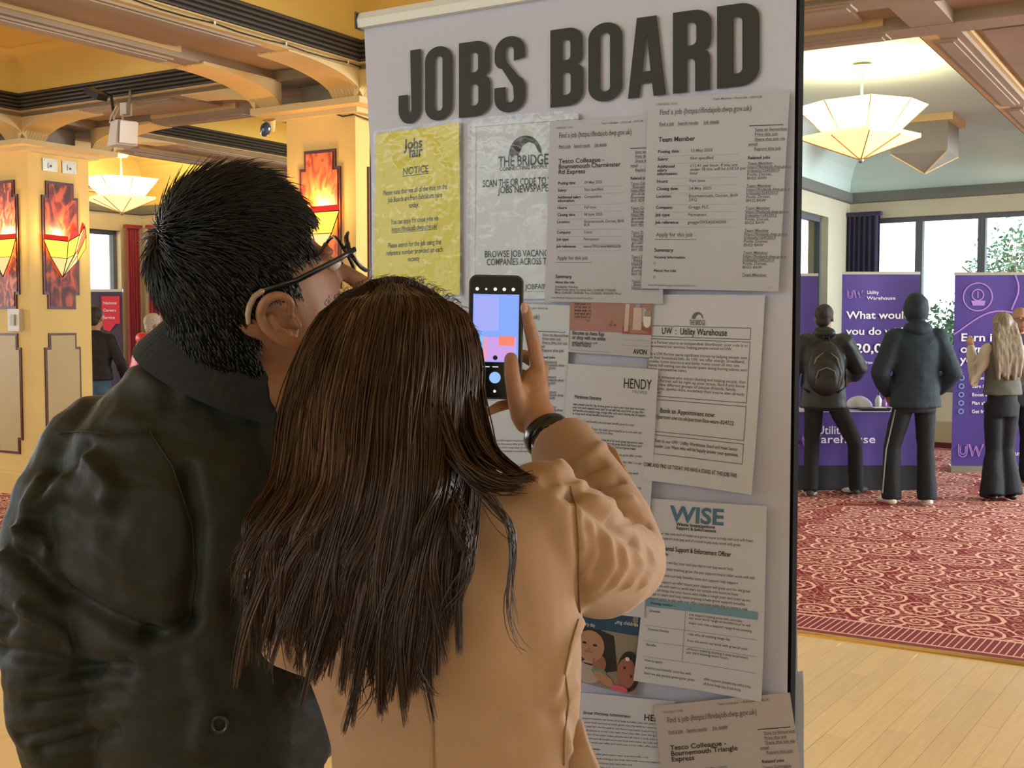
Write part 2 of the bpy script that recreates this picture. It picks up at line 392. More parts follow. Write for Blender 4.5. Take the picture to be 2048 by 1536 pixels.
def stepped(w, z0, z1, sw, sh):
    return [(-w + sw, z0), (w - sw, z0), (w - sw, z0 + sh), (w, z0 + sh), (w, z1 - sh), (w - sw, z1 - sh), (w - sw, z1), (-w + sw, z1), (-w + sw, z1 - sh), (-w, z1 - sh), (-w, z0 + sh), (-w + sw, z0 + sh)]
def marble(name, c1, c2, sc_, c3=None):
    m = bpy.data.materials.new(name); m.use_nodes = True; nt = m.node_tree; b = nt.nodes['Principled BSDF']; g = nt.nodes.new('ShaderNodeNewGeometry')
    n = nt.nodes.new('ShaderNodeTexNoise'); n.inputs['Scale'].default_value = sc_; n.inputs['Detail'].default_value = 6; n.inputs['Distortion'].default_value = 1.6
    mp = nt.nodes.new('ShaderNodeMapping'); mp.inputs['Scale'].default_value = (1, 1, .5); nt.links.new(g.outputs['Position'], mp.inputs[0]); nt.links.new(mp.outputs[0], n.inputs['Vector'])
    r = nt.nodes.new('ShaderNodeValToRGB'); r.color_ramp.elements[0].color = (*c1, 1); r.color_ramp.elements[1].color = (*c2, 1); r.color_ramp.elements[0].position = .38; r.color_ramp.elements[1].position = .62
    if c3: e = r.color_ramp.elements.new(.5); e.color = (*c3, 1)
    nt.links.new(n.outputs['Fac'], r.inputs[0]); nt.links.new(r.outputs[0], b.inputs['Base Color']); b.inputs['Roughness'].default_value = .5
    return m
orange_marble = marble('orange_marble', (.35, .05, .015), (.80, .22, .06), 11, (.72, .15, .04))
dark_marble = marble('burgundy_marble', (.05, .008, .012), (.50, .09, .035), 8, (.16, .02, .02))
red_marble = marble('mottled_red_marble', (.10, .015, .02), (.75, .22, .10), 14, (.30, .04, .03))
def glassm(name, c, e):
    m = mat(name, c, .35, emit=c, estr=e); return m
g_red = glassm('lamp_glass_red', (.62, .012, .01), .55); g_yel = glassm('lamp_glass_amber', (1.0, .52, .05), 2.2); g_pale = glassm('lamp_glass_cream', (.95, .72, .32), .75)
g_org = glassm('lamp_glass_orange', (.85, .13, .02), 1.0); lead = mat('lamp_lead', (.02, .018, .015), .5)
def sconce(fr, zc, label, flip=1, s=1.0):
    o_, ax, out = fr; base = o_ + Z * zc
    t = empty('wall_lamp', base + out * .02, label, 'lamp', 'stained glass wall lamps on the columns')
    def P(a, z, d): return base + ax * (a * flip * s) + Z * (z * s) + out * (d * s + .03)
    tip = P(-.02, -.34, .02)
    # fan of glass panels: rim points left to right, rising to a peak
    rim = [(-.215, .0, .02), (-.06, -.02, .16), (.04, .045, .19), (.13, .13, .15), (.225, .05, .05), (.245, -.06, .015)]
    top = [(x, z + (.045 if i in (0, 1) else .06), d) for i, (x, z, d) in enumerate(rim)]
    low = [(x * .62 - .008, z * .55 - .16, d * .72 + .006) for (x, z, d) in rim]
    for i in range(len(rim) - 1):
        A, B_ = P(*rim[i]), P(*rim[i + 1]); C_, D = P(*low[i]), P(*low[i + 1])
        mm = g_org if i == 3 else g_yel
        MB().add([A, B_, D, C_], [(0, 1, 2, 3)]).build('glass_panel', mm, t)
        MB().add([C_, D, tip], [(0, 1, 2)]).build('glass_panel', g_pale, t)
        E, F = P(*top[i]), P(*top[i + 1])
        if i == 0: MB().add([A, B_, F, E], [(0, 1, 2, 3)]).build('red_glass_tip', g_red, t)
        else:
            mid = (A + B_) / 2 + Z * .075 * s; pts = [A, B_, B_ + (mid - B_) * .7 + (B_ - A) * .1, mid, A + (mid - A) * .7 - (B_ - A) * .1]
            MB().poly(pts).build('red_glass_tip', g_red, t)
    ld = MB()
    for i in range(len(rim)):
        ld.tube([P(*rim[i]), P(*low[i]), tip], .0042, 5)
        if i < len(rim) - 1: ld.tube([P(*rim[i]), P(*rim[i + 1])], .004, 5); ld.tube([P(*low[i]), P(*low[i + 1])], .003, 5)
    ld.build('lead_frame', lead, t)
    MB().box(base + out * .012 - Z * .1, (.12, .03, .16), ax, out, Z).build('back_plate', brass, t)
    lp = point('wall_lamp_bulb', base + out * .09 + Z * .06, 12.0, (1.0, .70, .30), .05); lp.parent = t; lp.location = lp.location - Vector(t.location)
    return t
def face_panels(colo, fr, up_mat, seed=0):
    o_, ax, out = fr
    def pl(prof, d0, d1, name, m):
        pts = [o_ + ax * a + Z * z + out * d0 for a, z in prof]; MB().prism(pts, out * (d1 - d0)).build(name, m, colo)
    pl(stepped(.195, 1.70, 2.86, .045, .13), -.002, .014, 'panel_surround', maroon)
    pl(stepped(.172, 1.725, 2.835, .045, .13), .013, .02, 'marble_panel', up_mat)
    pl(stepped(.195, .38, 1.48, .045, .13), -.002, .012, 'panel_surround', maroon)
    pl(stepped(.175, .402, 1.458, .045, .13), .011, .016, 'buff_panel', panel_buff)
def column(cu, cv, mats_):
    h = .33
    m = MB(); m.rbox(cu - h, cu + h, cv - h, cv + h, 0, CAPZ)
    o = m.build('column', cream, None, loc=R(cu, cv, 0)); tag(o, kind='structure')
    m = MB(); m.rbox(cu - h - .03, cu + h + .03, cv - h - .03, cv + h + .03, 0, .19); m.rbox(cu - h - .018, cu + h + .018, cv - h - .018, cv + h + .018, .19, .22); m.build('plinth', cream, o)
    m = MB(); m.rbox(cu - .40, cu + .40, cv - .40, cv + .40, CAPZ - .02, CAPZ + .015); m.rbox(cu - .52, cu + .52, cv - .52, cv + .52, CAPZ + .015, CAPZ + .06); m.build('capital', buff_pale, o)
    m = MB(); m.rbox(cu - .25, cu + .25, cv - .25, cv + .25, CAPZ + .05, Z0 + .02)
    # inner cheeks of the haunches
    m.build('capital_core', buff, o)
    for ax_ in 'uv':
        for sg in (-1, 1):
            for sd_ in (-1, 1): bracket(cu, cv, ax_, sg, sd_).build('fluted_bracket', buff_pale, o)
    for f, mm in zip(('front', 'right'), mats_): face_panels(o, col_frame(cu, cv, f), mm)
    return o
c1 = column(-4.05, .33, (red_marble, dark_marble)); c2 = column(-.33, .33, (orange_marble, orange_marble)); c3_ = column(-.33, 5.72, (orange_marble, orange_marble)); c4_ = column(-4.05, 5.72, (orange_marble, orange_marble))
sconce(col_frame(-4.05, .33, 'right'), 2.33, 'red and amber stained glass wall lamp on a dark marble panel, fan rising right')
sconce(col_frame(-4.05, .33, 'front'), 2.33, 'stained glass wall lamp on the mottled red panel above the white switch box', -1)
sconce(col_frame(-.33, .33, 'front'), 2.40, 'stained glass wall lamp on the orange marble panel beyond the dark haired head', -1)
sconce(col_frame(-4.05, .33, 'back'), 2.33, 'stained glass wall lamp on the back of the pale column, red tip peeping out')
point('column_lamp_glow', R(.55, .33, 2.55), 12.0, (1.0, .68, .26), .08)
# warm point lights added to brighten the ceiling bays; no lanterns hang there
for uu_, vv_, pw_ in ((-2.3, -3.4, 24), (2.0, -3.2, 24), (-2.3, 3.2, 22), (-6.3, -2.5, 22)): point('bay_fill', R(uu_, vv_, 3.25), pw_, (1.0, .78, .42), .12)
# ================================================================ WALLS AND WINDOWS
HW = ZCEIL + .1
def glass_mat():
    m = bpy.data.materials.new('window_glass'); m.use_nodes = True; nt = m.node_tree; nt.nodes.clear()
    o = nt.nodes.new('ShaderNodeOutputMaterial'); mx = nt.nodes.new('ShaderNodeMixShader'); t = nt.nodes.new('ShaderNodeBsdfTransparent'); g = nt.nodes.new('ShaderNodeBsdfGlossy')
    g.inputs['Roughness'].default_value = .02; mx.inputs[0].default_value = .05; t.inputs[0].default_value = (.96, .98, 1, 1)
    nt.links.new(t.outputs[0], mx.inputs[1]); nt.links.new(g.outputs[0], mx.inputs[2]); nt.links.new(mx.outputs[0], o.inputs[0]); return m
wglass = glass_mat()
frame_dark = mat('window_frame_grey', (.10, .12, .14), .5); frame_white = mat('window_frame_white', (.72, .74, .72), .5)
rail_m = mat('grey_picture_rail', (.16, .17, .16), .6)
NW = [0]
def wall(name, p, d, length, holes, inward, z_rail=3.10, thick=.25, fmat=frame_dark, mull=None):
    """wall starting at p along unit d; holes (t0,t1,z0,z1); inward = unit normal to the room"""
    m = MB(); p = Vector(p); ts = 0
    def seg(t0, t1, z0, z1):
        if t1 - t0 > 1e-3 and z1 - z0 > 1e-3: m.box(p + d * ((t0 + t1) / 2) - inward * thick / 2 + Z * ((z0 + z1) / 2), (t1 - t0, thick, z1 - z0), d, inward, Z)
    for (t0, t1, z0, z1) in sorted(holes):
        seg(ts, t0, 0, HW); seg(t0, t1, 0, z0); seg(t0, t1, z1, HW); ts = t1
    seg(ts, length, 0, HW)
    o = m.build(name, far_wall, None, loc=p); tag(o, kind='structure')
    r = MB(); prof = [(0, z_rail), (.05, z_rail + .01), (.06, z_rail + .06), (.05, z_rail + .13), (0, z_rail + .14)]
    r.rings([[p + inward * a + Z * z for a, z in prof], [p + d * length + inward * a + Z * z for a, z in prof]]).build('picture_rail', rail_m, o)
    r = MB(); n = 6; pr = [(0, z_rail + .14)] + [(.5 * (1 - math.cos(math.pi / 2 * k / n)), z_rail + .14 + (ZCEIL - z_rail - .14) * math.sin(math.pi / 2 * k / n)) for k in range(1, n + 1)] + [(0, ZCEIL)]
    r.rings([[p + inward * a + Z * z for a, z in pr], [p + d * length + inward * a + Z * z for a, z in pr]]).build('cove', (pale_ceil if name in ('wall_right', 'wall_side') else cream_ceil), o)
    r = MB().box(p + d * length / 2 + inward * .011 + Z * .17, (length, .022, .34), d, inward, Z); r.build('dado_panel', mat('dado_' + name, (.42, .38, .22), .6), o)
    r = MB().box(p + d * length / 2 + inward * .018 + Z * .04, (length, .036, .08), d, inward, Z); r.build('skirting', maroon, o)
    for (t0, t1, z0, z1) in holes:
        NW[0] += 1; c = p - inward * .12
        w_ = empty('window_%d' % NW[0], c + d * ((t0 + t1) / 2) + Z * z0, kind='structure')
        for (a0, a1, b0, b1) in ((t0, t0 + .06, z0, z1), (t1 - .06, t1, z0, z1), (t0, t1, z0, z0 + .06), (t0, t1, z1 - .06, z1)):
            MB().box(c + d * ((a0 + a1) / 2) + Z * ((b0 + b1) / 2), (a1 - a0, .07, b1 - b0), d, inward, Z).build('window_frame', fmat, w_)
        ms = (mull or [])
        ed_ = [t0 + .06] + [q for q in ms if t0 < q < t1] + [t1 - .06]
        for q in ed_[1:-1]: MB().box(c + d * q + Z * ((z0 + z1) / 2), (.09, .08, z1 - z0), d, inward, Z).build('mullion', fmat, w_)
        for a0, a1 in zip(ed_[:-1], ed_[1:]): MB().box(c + d * ((a0 + a1) / 2) + Z * ((z0 + z1) / 2), (a1 - a0, .006, z1 - z0 - .1), d, inward, Z).build('window_pane', wglass, w_)
    return o
W0 = Vector((4.38, 15.34, 0)); WD = Vector((math.cos(math.radians(38)), -math.sin(math.radians(38)), 0)); WI = Vector((-WD.y, WD.x, 0)) * -1
def wt(px):
    r = (px - CX) / FPX; return (W0.y * r - W0.x) / (WD.x - WD.y * r)
wall('wall_right', W0, WD, 12.0, [(wt(1730), wt(2048) + 4.5, .70, 2.90)], WI, mull=[wt(1829), wt(1954), wt(2095), wt(2300), wt(2600)], z_rail=3.10)
sw_end = W0 - V * 3.6
wall('wall_side', sw_end, V, 3.6, [(3.6 - 2.1, 3.6 - .95, .9, 2.86)], U, fmat=frame_dark)
E0 = sw_end - U * 0.0
# far wall of the left part of the hall
Lc = 9.2; E1 = E0 - U * Lc
wall('wall_back', E1, U, Lc, [(.34, 2.6, .7, 2.86)], -V, fmat=frame_dark, mull=[1.4])
wall('wall_left', E1 - V * 9, V, 9.0, [(9 - 2.6, 9 - .36, .7, 2.86), (1.5, 5.5, .7, 2.86)], U, fmat=frame_dark, mull=[9 - 1.6, 3.5])
# transoms seen on the side window
# outer hall shell out of view
for nm_, c_, sz_ in (('wall_east', (13.95, .8, 1.95), (.2, 14.4, 3.9)), ('wall_west', (-13.9, -1.4, 1.95), (.2, 10, 3.9))): MB().box(c_, sz_).build(nm_, far_wall, None, loc=c_)['kind'] = 'structure'
shell = MB(); shell.box((0, -6.3, 1.95), (28, .2, 3.9)).build('wall_front', far_wall, None, loc=(0, -6.3, 0))['kind'] = 'structure'
# ================================================================ NOTICE BOARD AND BANNER
BP = Vector((.309, 1.79, 0)); BN = V           # board plane: through BP, spanned by U and Z; BN points away from the viewer
def bpt(px, py, off=0.0):
    """point of the board plane shifted off metres towards the reader"""
    return on_plane(px, py, BP - BN * off, BN)
def mono(name, c, rough=.8, **k): return mat(name, c, rough, spec=.3, **k)
board_grey = mono('board_grey', (.10, .105, .12)); board_edge = mat('board_edge_black', (.005, .005, .006), .9, spec=.08)
vinyl = mat('banner_vinyl', (.545, .56, .74), .42, spec=.4, bump=.06, bscale=6)
paper_w = mono('paper_white', (.58, .61, .76), .75, bump=.05, bscale=9); paper_grey = mono('paper_grey', (.49, .51, .64), .75, bump=.05, bscale=9)
paper_cool = mono('paper_cool', (.57, .64, .79), .7, bump=.05, bscale=9); paper_warm = mono('paper_warm', (.50, .46, .50), .8, bump=.05, bscale=9)
yellow_p = mat('paper_yellow', (.64, .58, .03), .5, bump=.05, bscale=9)
ink = mat('ink_black', (.012, .012, .014), .6); ink_g = mat('ink_grey', (.13, .13, .14), .7); ink_l = mat('ink_light_grey', (.28, .28, .30), .7)
ink_head = mat('heading_print_black', (.018, .020, .019), .6)
laminate = bpy.data.materials.new('laminate_film'); laminate.use_nodes = True
_n = laminate.node_tree; _n.nodes.clear(); _o = _n.nodes.new('ShaderNodeOutputMaterial'); _m = _n.nodes.new('ShaderNodeMixShader'); _t = _n.nodes.new('ShaderNodeBsdfTransparent'); _g = _n.nodes.new('ShaderNodeBsdfGlossy')
_g.inputs['Roughness'].default_value = .08; _m.inputs[0].default_value = .035; _nz = _n.nodes.new('ShaderNodeTexNoise'); _nz.inputs['Scale'].default_value = 28; _gm = _n.nodes.new('ShaderNodeNewGeometry'); _b = _n.nodes.new('ShaderNodeBump'); _b.inputs['Strength'].default_value = .35; _b.inputs['Distance'].default_value = .01
_n.links.new(_gm.outputs['Position'], _nz.inputs['Vector']); _n.links.new(_nz.outputs['Fac'], _b.inputs['Height']); _n.links.new(_b.outputs[0], _g.inputs['Normal'])
_n.links.new(_t.outputs[0], _m.inputs[1]); _n.links.new(_g.outputs[0], _m.inputs[2]); _n.links.new(_m.outputs[0], _o.inputs[0])
bl = room_uv(bpt(741, 600)); br = room_uv(bpt(1588, 600)); ub0, ub1, vb = bl[0], br[0], bl[1]
print('board width', ub1 - ub0)
ZT = bpt(724, 42).z
bd_e = empty('display_board', R((ub0 + ub1) / 2, vb, 0), 'tall free-standing grey display board with black edges behind the white banner', 'display board')
MB().rbox(ub0 + .004, ub1 - .004, vb + .010, vb + .024, .12, ZT - .016).build('board_panel', board_grey, bd_e)
MB().rbox(ub1 - .003, ub1 + .0015, vb + .004, vb + .026, .06, ZT - .014).build('edge_profile', board_edge, bd_e)
MB().rbox(ub0 - .006, ub0 + .006, vb + .008, vb + .026, .06, ZT - .016).build('edge_profile', board_grey, bd_e)
for uu in (ub0 + .06, ub1 - .06):
    MB().rbox(uu - .02, uu + .02, vb + .008, vb + .42, 0, .03).build('foot', board_edge, bd_e); MB().rbox(uu - .015, uu + .015, vb + .01, vb + .04, .03, .14).build('post', board_edge, bd_e)
# banner hung on the board
bn = empty('jobs_banner', R((ub0 + ub1) / 2, vb - .01, .1), 'long white banner headed JOBS BOARD hanging from a white top rail', 'banner')
uw0, uw1 = room_uv(bpt(727, 60))[0], room_uv(bpt(1588, 300))[0]
def ban(s, t):
    """banner surface: s across 0..1, t from the top 0..1"""
    z = ZT - .012 - t * (ZT - .12); u0 = uw0 + .016 * min(1, t / .12) + .0 * t
    # side edge curls in below the rail
    wob = .003 * math.sin(t * 9) * math.exp(-s * 6) + .004 * math.exp(-((s - .03) / .03) ** 2) * math.exp(-((t - .07) / .05) ** 2)
    return R(u0 + (uw1 - u0) * s, vb + .002 - wob, z)
m = MB(); ns, nt_ = 24, 60
m.rings([[ban(i / ns, j / nt_) for i in range(ns + 1)] for j in range(nt_ + 1)], cap=False, closed=False)
m.build('banner_sheet', vinyl, bn, smooth=True)
rl = MB(); prr = [(-.011, -.014), (.007, -.014), (.009, 0), (.006, .011), (-.008, .012), (-.013, 0)]
rl.rings([[R(uw0 - .006, vb + a, ZT + b_) for a, b_ in prr], [R(uw1 + .01, vb + a, ZT + b_) for a, b_ in prr]]); rl.build('top_rail', white_gloss, bn)
MB().rbox(uw0 - .009, uw0 - .005, vb - .014, vb + .011, ZT - .016, ZT + .014).build('rail_end_cap', black_plastic, bn)
bl_ = lambda a, b, t: a + (b - a) * t
def flat_mesh(contours, res=1):
    """fill closed outlines (holes allowed) given as 2D points"""
    cu = bpy.data.curves.new('tmp', 'CURVE'); cu.dimensions = '2D'; cu.fill_mode = 'BOTH'
    for c in contours:
        sp = cu.splines.new('POLY'); sp.points.add(len(c) - 1); sp.use_cyclic_u = True
        for i, (x, y) in enumerate(c): sp.points[i].co = (x, y, 0, 1)
    ob = bpy.data.objects.new('tmp', cu); me = bpy.data.meshes.new_from_object(ob)
    vs = [tuple(v.co) for v in me.vertices]; fs = [tuple(p.vertices) for p in me.polygons]
    bpy.data.objects.remove(ob); bpy.data.curves.remove(cu); bpy.data.meshes.remove(me)
    return vs, fs
def rr(x0, y0, x1, y1, rx, ry, n=8, corners=(1, 1, 1, 1)):
    pts = []
    for k, (cx, cy, a0) in enumerate(((x0 + rx, y0 + ry, 180), (x1 - rx, y0 + ry, 270), (x1 - rx, y1 - ry, 0), (x0 + rx, y1 - ry, 90))):
        if not corners[k]: pts.append([(x0, y0), (x1, y0), (x1, y1), (x0, y1)][k]); continue
        for i in range(n + 1):
            a = math.radians(a0 + 90 * i / n); pts.append((cx + rx * math.cos(a), cy + ry * math.sin(a)))
    return pts
def arc(cx, cy, rx, ry, a0, a1, n=10): return [(cx + rx * math.cos(math.radians(bl_(a0, a1, i / n))), cy + ry * math.sin(math.radians(bl_(a0, a1, i / n)))) for i in range(n + 1)]
GL = {}
GL['O'] = [rr(0, 0, 1, 1, .5, .19), rr(.36, .13, .64, .87, .14, .055)]
GL['J'] = [[(.52, 0), (1, 0), (1, .80)] + arc(.5, .80, .5, .20, 0, 180, 16) + [(0, .60), (.42, .60), (.42, .80)] + arc(.50, .80, .08, .05, 180, 0, 6)[0:] + [(.58, .80)]]
GL['B'] = [[(0, 0), (.55, 0)] + arc(.55, .16, .43, .16, -90, 0, 8) + [(.98, .34)] + arc(.72, .38, .26, .10, 0, 70, 5) + arc(.74, .58, .26, .11, -70, 0, 5) + [(1, .82)] + arc(.57, .82, .43, .18, 0, 90, 8) + [(0, 1)],
           [(.38, .15), (.48, .15)] + arc(.48, .20, .13, .05, -90, 0, 5) + [(.61, .34)] + arc(.48, .36, .13, .05, 0, 90, 5) + [(.38, .41)], [(.38, .57), (.48, .57)] + arc(.48, .62, .14, .05, -90, 0, 5) + [(.62, .78)] + arc(.48, .80, .14, .055, 0, 90, 5) + [(.38, .855)]]
GL['D'] = [[(0, 0), (.55, 0)] + arc(.55, .20, .45, .20, -90, 0, 9) + [(1, .80)] + arc(.55, .80, .45, .20, 0, 90, 9) + [(0, 1)], [(.40, .16), (.48, .16)] + arc(.48, .22, .12, .06, -90, 0, 5) + [(.60, .78)] + arc(.48, .78, .12, .06, 0, 90, 5) + [(.40, .84)]]
GL['R'] = [[(0, 0), (.55, 0)] + arc(.55, .17, .45, .17, -90, 0, 8) + [(1, .38)] + arc(.78, .42, .20, .09, 0, 70, 5) + arc(.74, .60, .23, .10, -70, 0, 5) + [(.97, 1), (.58, 1), (.58, .66)] + arc(.45, .66, .13, .07, 0, -90, 5) + [(.38, .59), (.38, 1), (0, 1)],
           [(.38, .15), (.47, .15)] + arc(.47, .21, .14, .06, -90, 0, 5) + [(.61, .36)] + arc(.47, .37, .14, .06, 0, 90, 5) + [(.38, .43)]]
GL['A'] = [[(.24, 0), (.76, 0), (1.0, 1), (.68, 1), (.64, .83), (.35, .83), (.31, 1), (0, 1)], [(.50, .20), (.60, .68), (.40, .68)]]
GL['S'] = [arc(.5, .20, .49, .20, 0, -180, 14) + [(.01, .26)] + arc(.30, .30, .29, .12, 180, 100, 5) + [(.60, .66)] + arc(.50, .74, .13, .08, -30, 30, 4)[:1] + [(.63, .80)] + arc(.50, .81, .13, .06, 0, 180, 8) + [(.37, .66), (0, .66), (0, .81)] + arc(.5, .81, .5, .19, 180, 0, 14) + [(1, .72)] + arc(.70, .68, .30, .14, 0, -70, 5) + [(.40, .33)] + arc(.50, .26, .13, .06, 150, 180, 3)[-1:] + [(.37, .20)] + arc(.50, .19, .13, .06, 180, 360, 8) + [(.63, .33), (.99, .30)]]
def quadmap(q, off):
    A, B_, C_, D = [bpt(*p, off) for p in q]
    return lambda x, y: (A * (1 - x) + B_ * x) * (1 - y) + (D * (1 - x) + C_ * x) * y
hq = quadmap([(797, 104), (1519, 1), (1519, 168), (797, 250)], .0035)
for ch, x0, x1 in (('J', 797, 842), ('O', 850, 905), ('B', 918, 981), ('S', 989, 1051), ('B', 1101, 1167), ('O', 1177, 1245), ('A', 1256, 1332), ('R', 1346, 1423), ('D', 1434, 1519)):
    # invert the horizontal foreshortening: find board u of each letter side
    vs, fs = flat_mesh(GL[ch]); a0, a1 = room_uv(bpt(x0, 130))[0], room_uv(bpt(x1, 130))[0]; w0, w1 = room_uv(bpt(797, 130))[0], room_uv(bpt(1519, 130))[0]
    f0, f1 = (a0 - w0) / (w1 - w0), (a1 - w0) / (w1 - w0)
    MB().add([hq(f0 + (f1 - f0) * x, y) for x, y, _z in vs], fs).build('heading_letter', ink_head, bn)
# ---------------------------------------------------------------- lettering
_fc = {}
def text_mesh(s, bold=0.0, sx=1.0, big=False):
    k = (s, bold, sx, big)
    if k not in _fc:
        cu = bpy.data.curves.new('tmp', 'FONT'); cu.body = s; cu.size = 1.0; cu.offset = bold * .6; cu.resolution_u = 3 if big else 2; cu.fill_mode = 'FRONT'
        ob = bpy.data.objects.new('tmp', cu); me = bpy.data.meshes.new_from_object(ob)
        vs = [(v.co.x * sx, v.co.y) for v in me.vertices]; fs = [tuple(p.vertices) for p in me.polygons]
        w = max([v[0] for v in vs] or [0]); _fc[k] = (vs, fs, w)
        bpy.data.objects.remove(ob); bpy.data.curves.remove(cu); bpy.data.meshes.remove(me)
    return _fc[k]
class Page:
    """flat sheet with a mapping (x right, y down, both in sheet widths/heights 0..1) to world"""
    def __init__(s, f, wm, hm): s.f = f; s.wm = wm; s.hm = hm; s.l = {}
    def mb(s, m_):
        if m_ not in s.l: s.l[m_] = MB()
        return s.l[m_]
    def text(s, x, y, size, st, m_='ink', bold=0.0, align='l', fit=None, ul=False, sx=1.0, jit=None):
        vs, fs, w = text_mesh(st, bold, sx, size > .045); k = size
        if fit: k_x = fit / max(w, .01) * s.wm if False else fit * s.wm / max(w, .01)
        else: k_x = size * s.wm
        ww = w * k_x / s.wm
        x0 = x - (ww / 2 if align == 'c' else ww if align == 'r' else 0)
        ky = size * s.wm
        s.mb(m_).add([s.f(x0 + a * k_x / s.wm, y - b * ky / s.hm) for a, b in vs], fs)
        if ul: s.rect(x0, y + .10 * size * s.wm / s.hm, x0 + ww, y + .17 * size * s.wm / s.hm, m_)
    def rect(s, x0, y0, x1, y1, m_='ink'):
        n = 4; s.mb(m_).rings([[s.f(x0 + (x1 - x0) * i / n, y) for i in range(n + 1)] for y in (y0, y1)], cap=False, closed=False)
    def frame(s, x0, y0, x1, y1, w=.003, m_='ink'):
        h = w * s.wm / s.hm; s.rect(x0, y0, x1, y0 + h, m_); s.rect(x0, y1 - h, x1, y1, m_); s.rect(x0, y0, x0 + w, y1, m_); s.rect(x1 - w, y0, x1, y1, m_)
    def poly(s, pts, m_): s.mb(m_).poly([s.f(*p) for p in pts])
    def done(s, parent, names={}):
        for k, m_ in s.l.items():
            m_.build(names.get(k, {'ink': 'lettering', 'ink_g': 'grey_lettering', 'ink_l': 'pale_lettering'}.get(k, k)), PM[k], parent)['kind'] = 'stuff'
PM = {'ink': ink, 'ink_g': ink_g, 'ink_l': ink_l}
def sheet(name, label, quad, off, mt, curl=.0, group='paper notices pinned on the jobs banner', lam=False, bulge=0.0, seed=0, wm=.21, hm=.297, cat='notice'):
    A, B_, C_, D = [bpt(*p, off) for p in quad]
    def f(x, y, d=0.0):
        p = (A * (1 - x) + B_ * x) * (1 - y) + (D * (1 - x) + C_ * x) * y
        k = curl * max(0, (y - .55) / .45) ** 2 * (1 if x < 2 else 0) * (.4 + .6 * abs(2 * x - 1))
        k += bulge * math.sin(math.pi * min(max(x, 0), 1)) * (.5 + .5 * math.sin(3 * y + seed)) + .0012 * math.sin(x * 7 + seed) * math.sin(y * 5 + seed * 2)
        return p - BN * (k + d + .002)
    nx, ny = 10, 14; m = MB()
    fr = [[f(i / nx, j / ny) for i in range(nx + 1)] for j in range(ny + 1)]
    m.rings(fr, cap=False, closed=False)
    c = f(.5, .5); o = m.build(name, mt, None, smooth=True, loc=c); tag(o, label, cat, group)
    if lam:
        l = MB(); l.rings([[f(-.03 + 1.06 * i / nx, -.02 + 1.04 * j / ny, .0016) for i in range(nx + 1)] for j in range(ny + 1)], cap=False, closed=False); l.build('laminate_film', laminate, o, smooth=True)
    return o, Page(lambda x, y: f(x, y, .0006), wm, hm)
def scribble(pg, x0, x1, y, h, m_='ink_g', rng=random.Random(5), ragged=.15, text=None):
    """a line of small print"""
    words = 'the role will support our team with a range of work and great people who help us grow in your local area from day one we offer training hours pay and benefits for all to make a real start'.split()
    x = x0; end = x1 - rng.random() * ragged * (x1 - x0); s = []
    w = 0
    while len(s) < 26:
        s.append(rng.choice(words)); 
        vs, fs, w = text_mesh(' '.join(s), .012)
        if w * h > (end - x0): break
    pg.text(x0, y, h, ' '.join(s), m_, bold=.012, fit=end - x0)
# --- yellow notice
o, p = sheet('yellow_notice', 'bright yellow laminated notice at the upper left of the banner, headed NOTICE', [(754, 269), (920, 245), (921, 590), (747, 598)], .004, yellow_p, lam=True, seed=1)
p.text(.46, .115, .125, 'Jobs', bold=.04, align='c'); p.text(.49, .165, .125, 'fair', bold=.04, align='c')
p.text(.49, .265, .085, 'NOTICE', bold=.015, align='c', ul=True)
for y, s, fit in ((.375, 'Please note that not all of the jobs on the', .76), (.42, 'Job Boards are from Exhibitors here', .64), (.465, 'today.', .12), (.555, 'You can apply for these jobs via', .56), (.695, 'Please search for the job using the', .62), (.74, 'reference number provided on each', .66), (.785, 'vacancy', .14)):
    p.text(.48, y, .062, s, bold=.014, align='c', fit=fit)
p.text(.48, .60, .062, 'https://findajob.dwp.gov.uk/', bold=.008, align='c', fit=.54, ul=True)
p.text(.48, .91, .07, 'THANK YOU', bold=.008, align='c', ul=True, fit=.24); p.done(o)
# --- bridge QR poster (laminated)
o, p = sheet('bridge_poster', 'laminated white poster with a black bridge emblem and SCAN THE QR CODE line', [(943, 244), (1158, 227), (1160, 598), (941, 598)], .004, paper_cool, lam=True, seed=2)
p.frame(.05, .03, 1.0, .96, .004, 'ink_l')
def emblem(p, cx, cy, w, m_='ink'):
    h = w * p.wm / p.hm
    a = [(cx - w / 2, cy)] + [(cx - w / 2 * math.cos(t) , cy - h * .50 * math.sin(t)) for t in [math.radians(12 * i) for i in range(1, 15)]] + [(cx + w / 2, cy)]
    b = [(cx + w * .5, cy), (cx + w * .40, cy - h * .07), (cx + w * .28, cy - h * .27), (cx + w * .12, cy - h * .33), (cx - w * .06, cy - h * .25), (cx - w * .20, cy)]
    p.poly(a[:-1] + b, m_)
emblem(p, .52, .205, .30); p.text(.50, .262, .115, 'THE BRIDGE', bold=.03, align='c', fit=.46, sx=.7); p.text(.50, .285, .04, 'CONNECTING PEOPLE', bold=.02, align='c', fit=.44)
p.text(.12, .37, .078, 'SCAN THE QR CODE TO VIEW OUR', bold=.025, fit=.86); p.text(.27, .41, .078, 'JOBS NEWSPAPER', bold=.025, fit=.50)
p.text(.14, .765, .075, 'BROWSE JOB VACANCIES FROM', bold=.025, fit=.83); p.text(.16, .81, .075, 'COMPANIES ACROSS THE REGION', bold=.025, fit=.83); p.text(.52, .945, .055, 'JOBFAIRS.CO.UK', bold=.02, fit=.40); p.done(o)
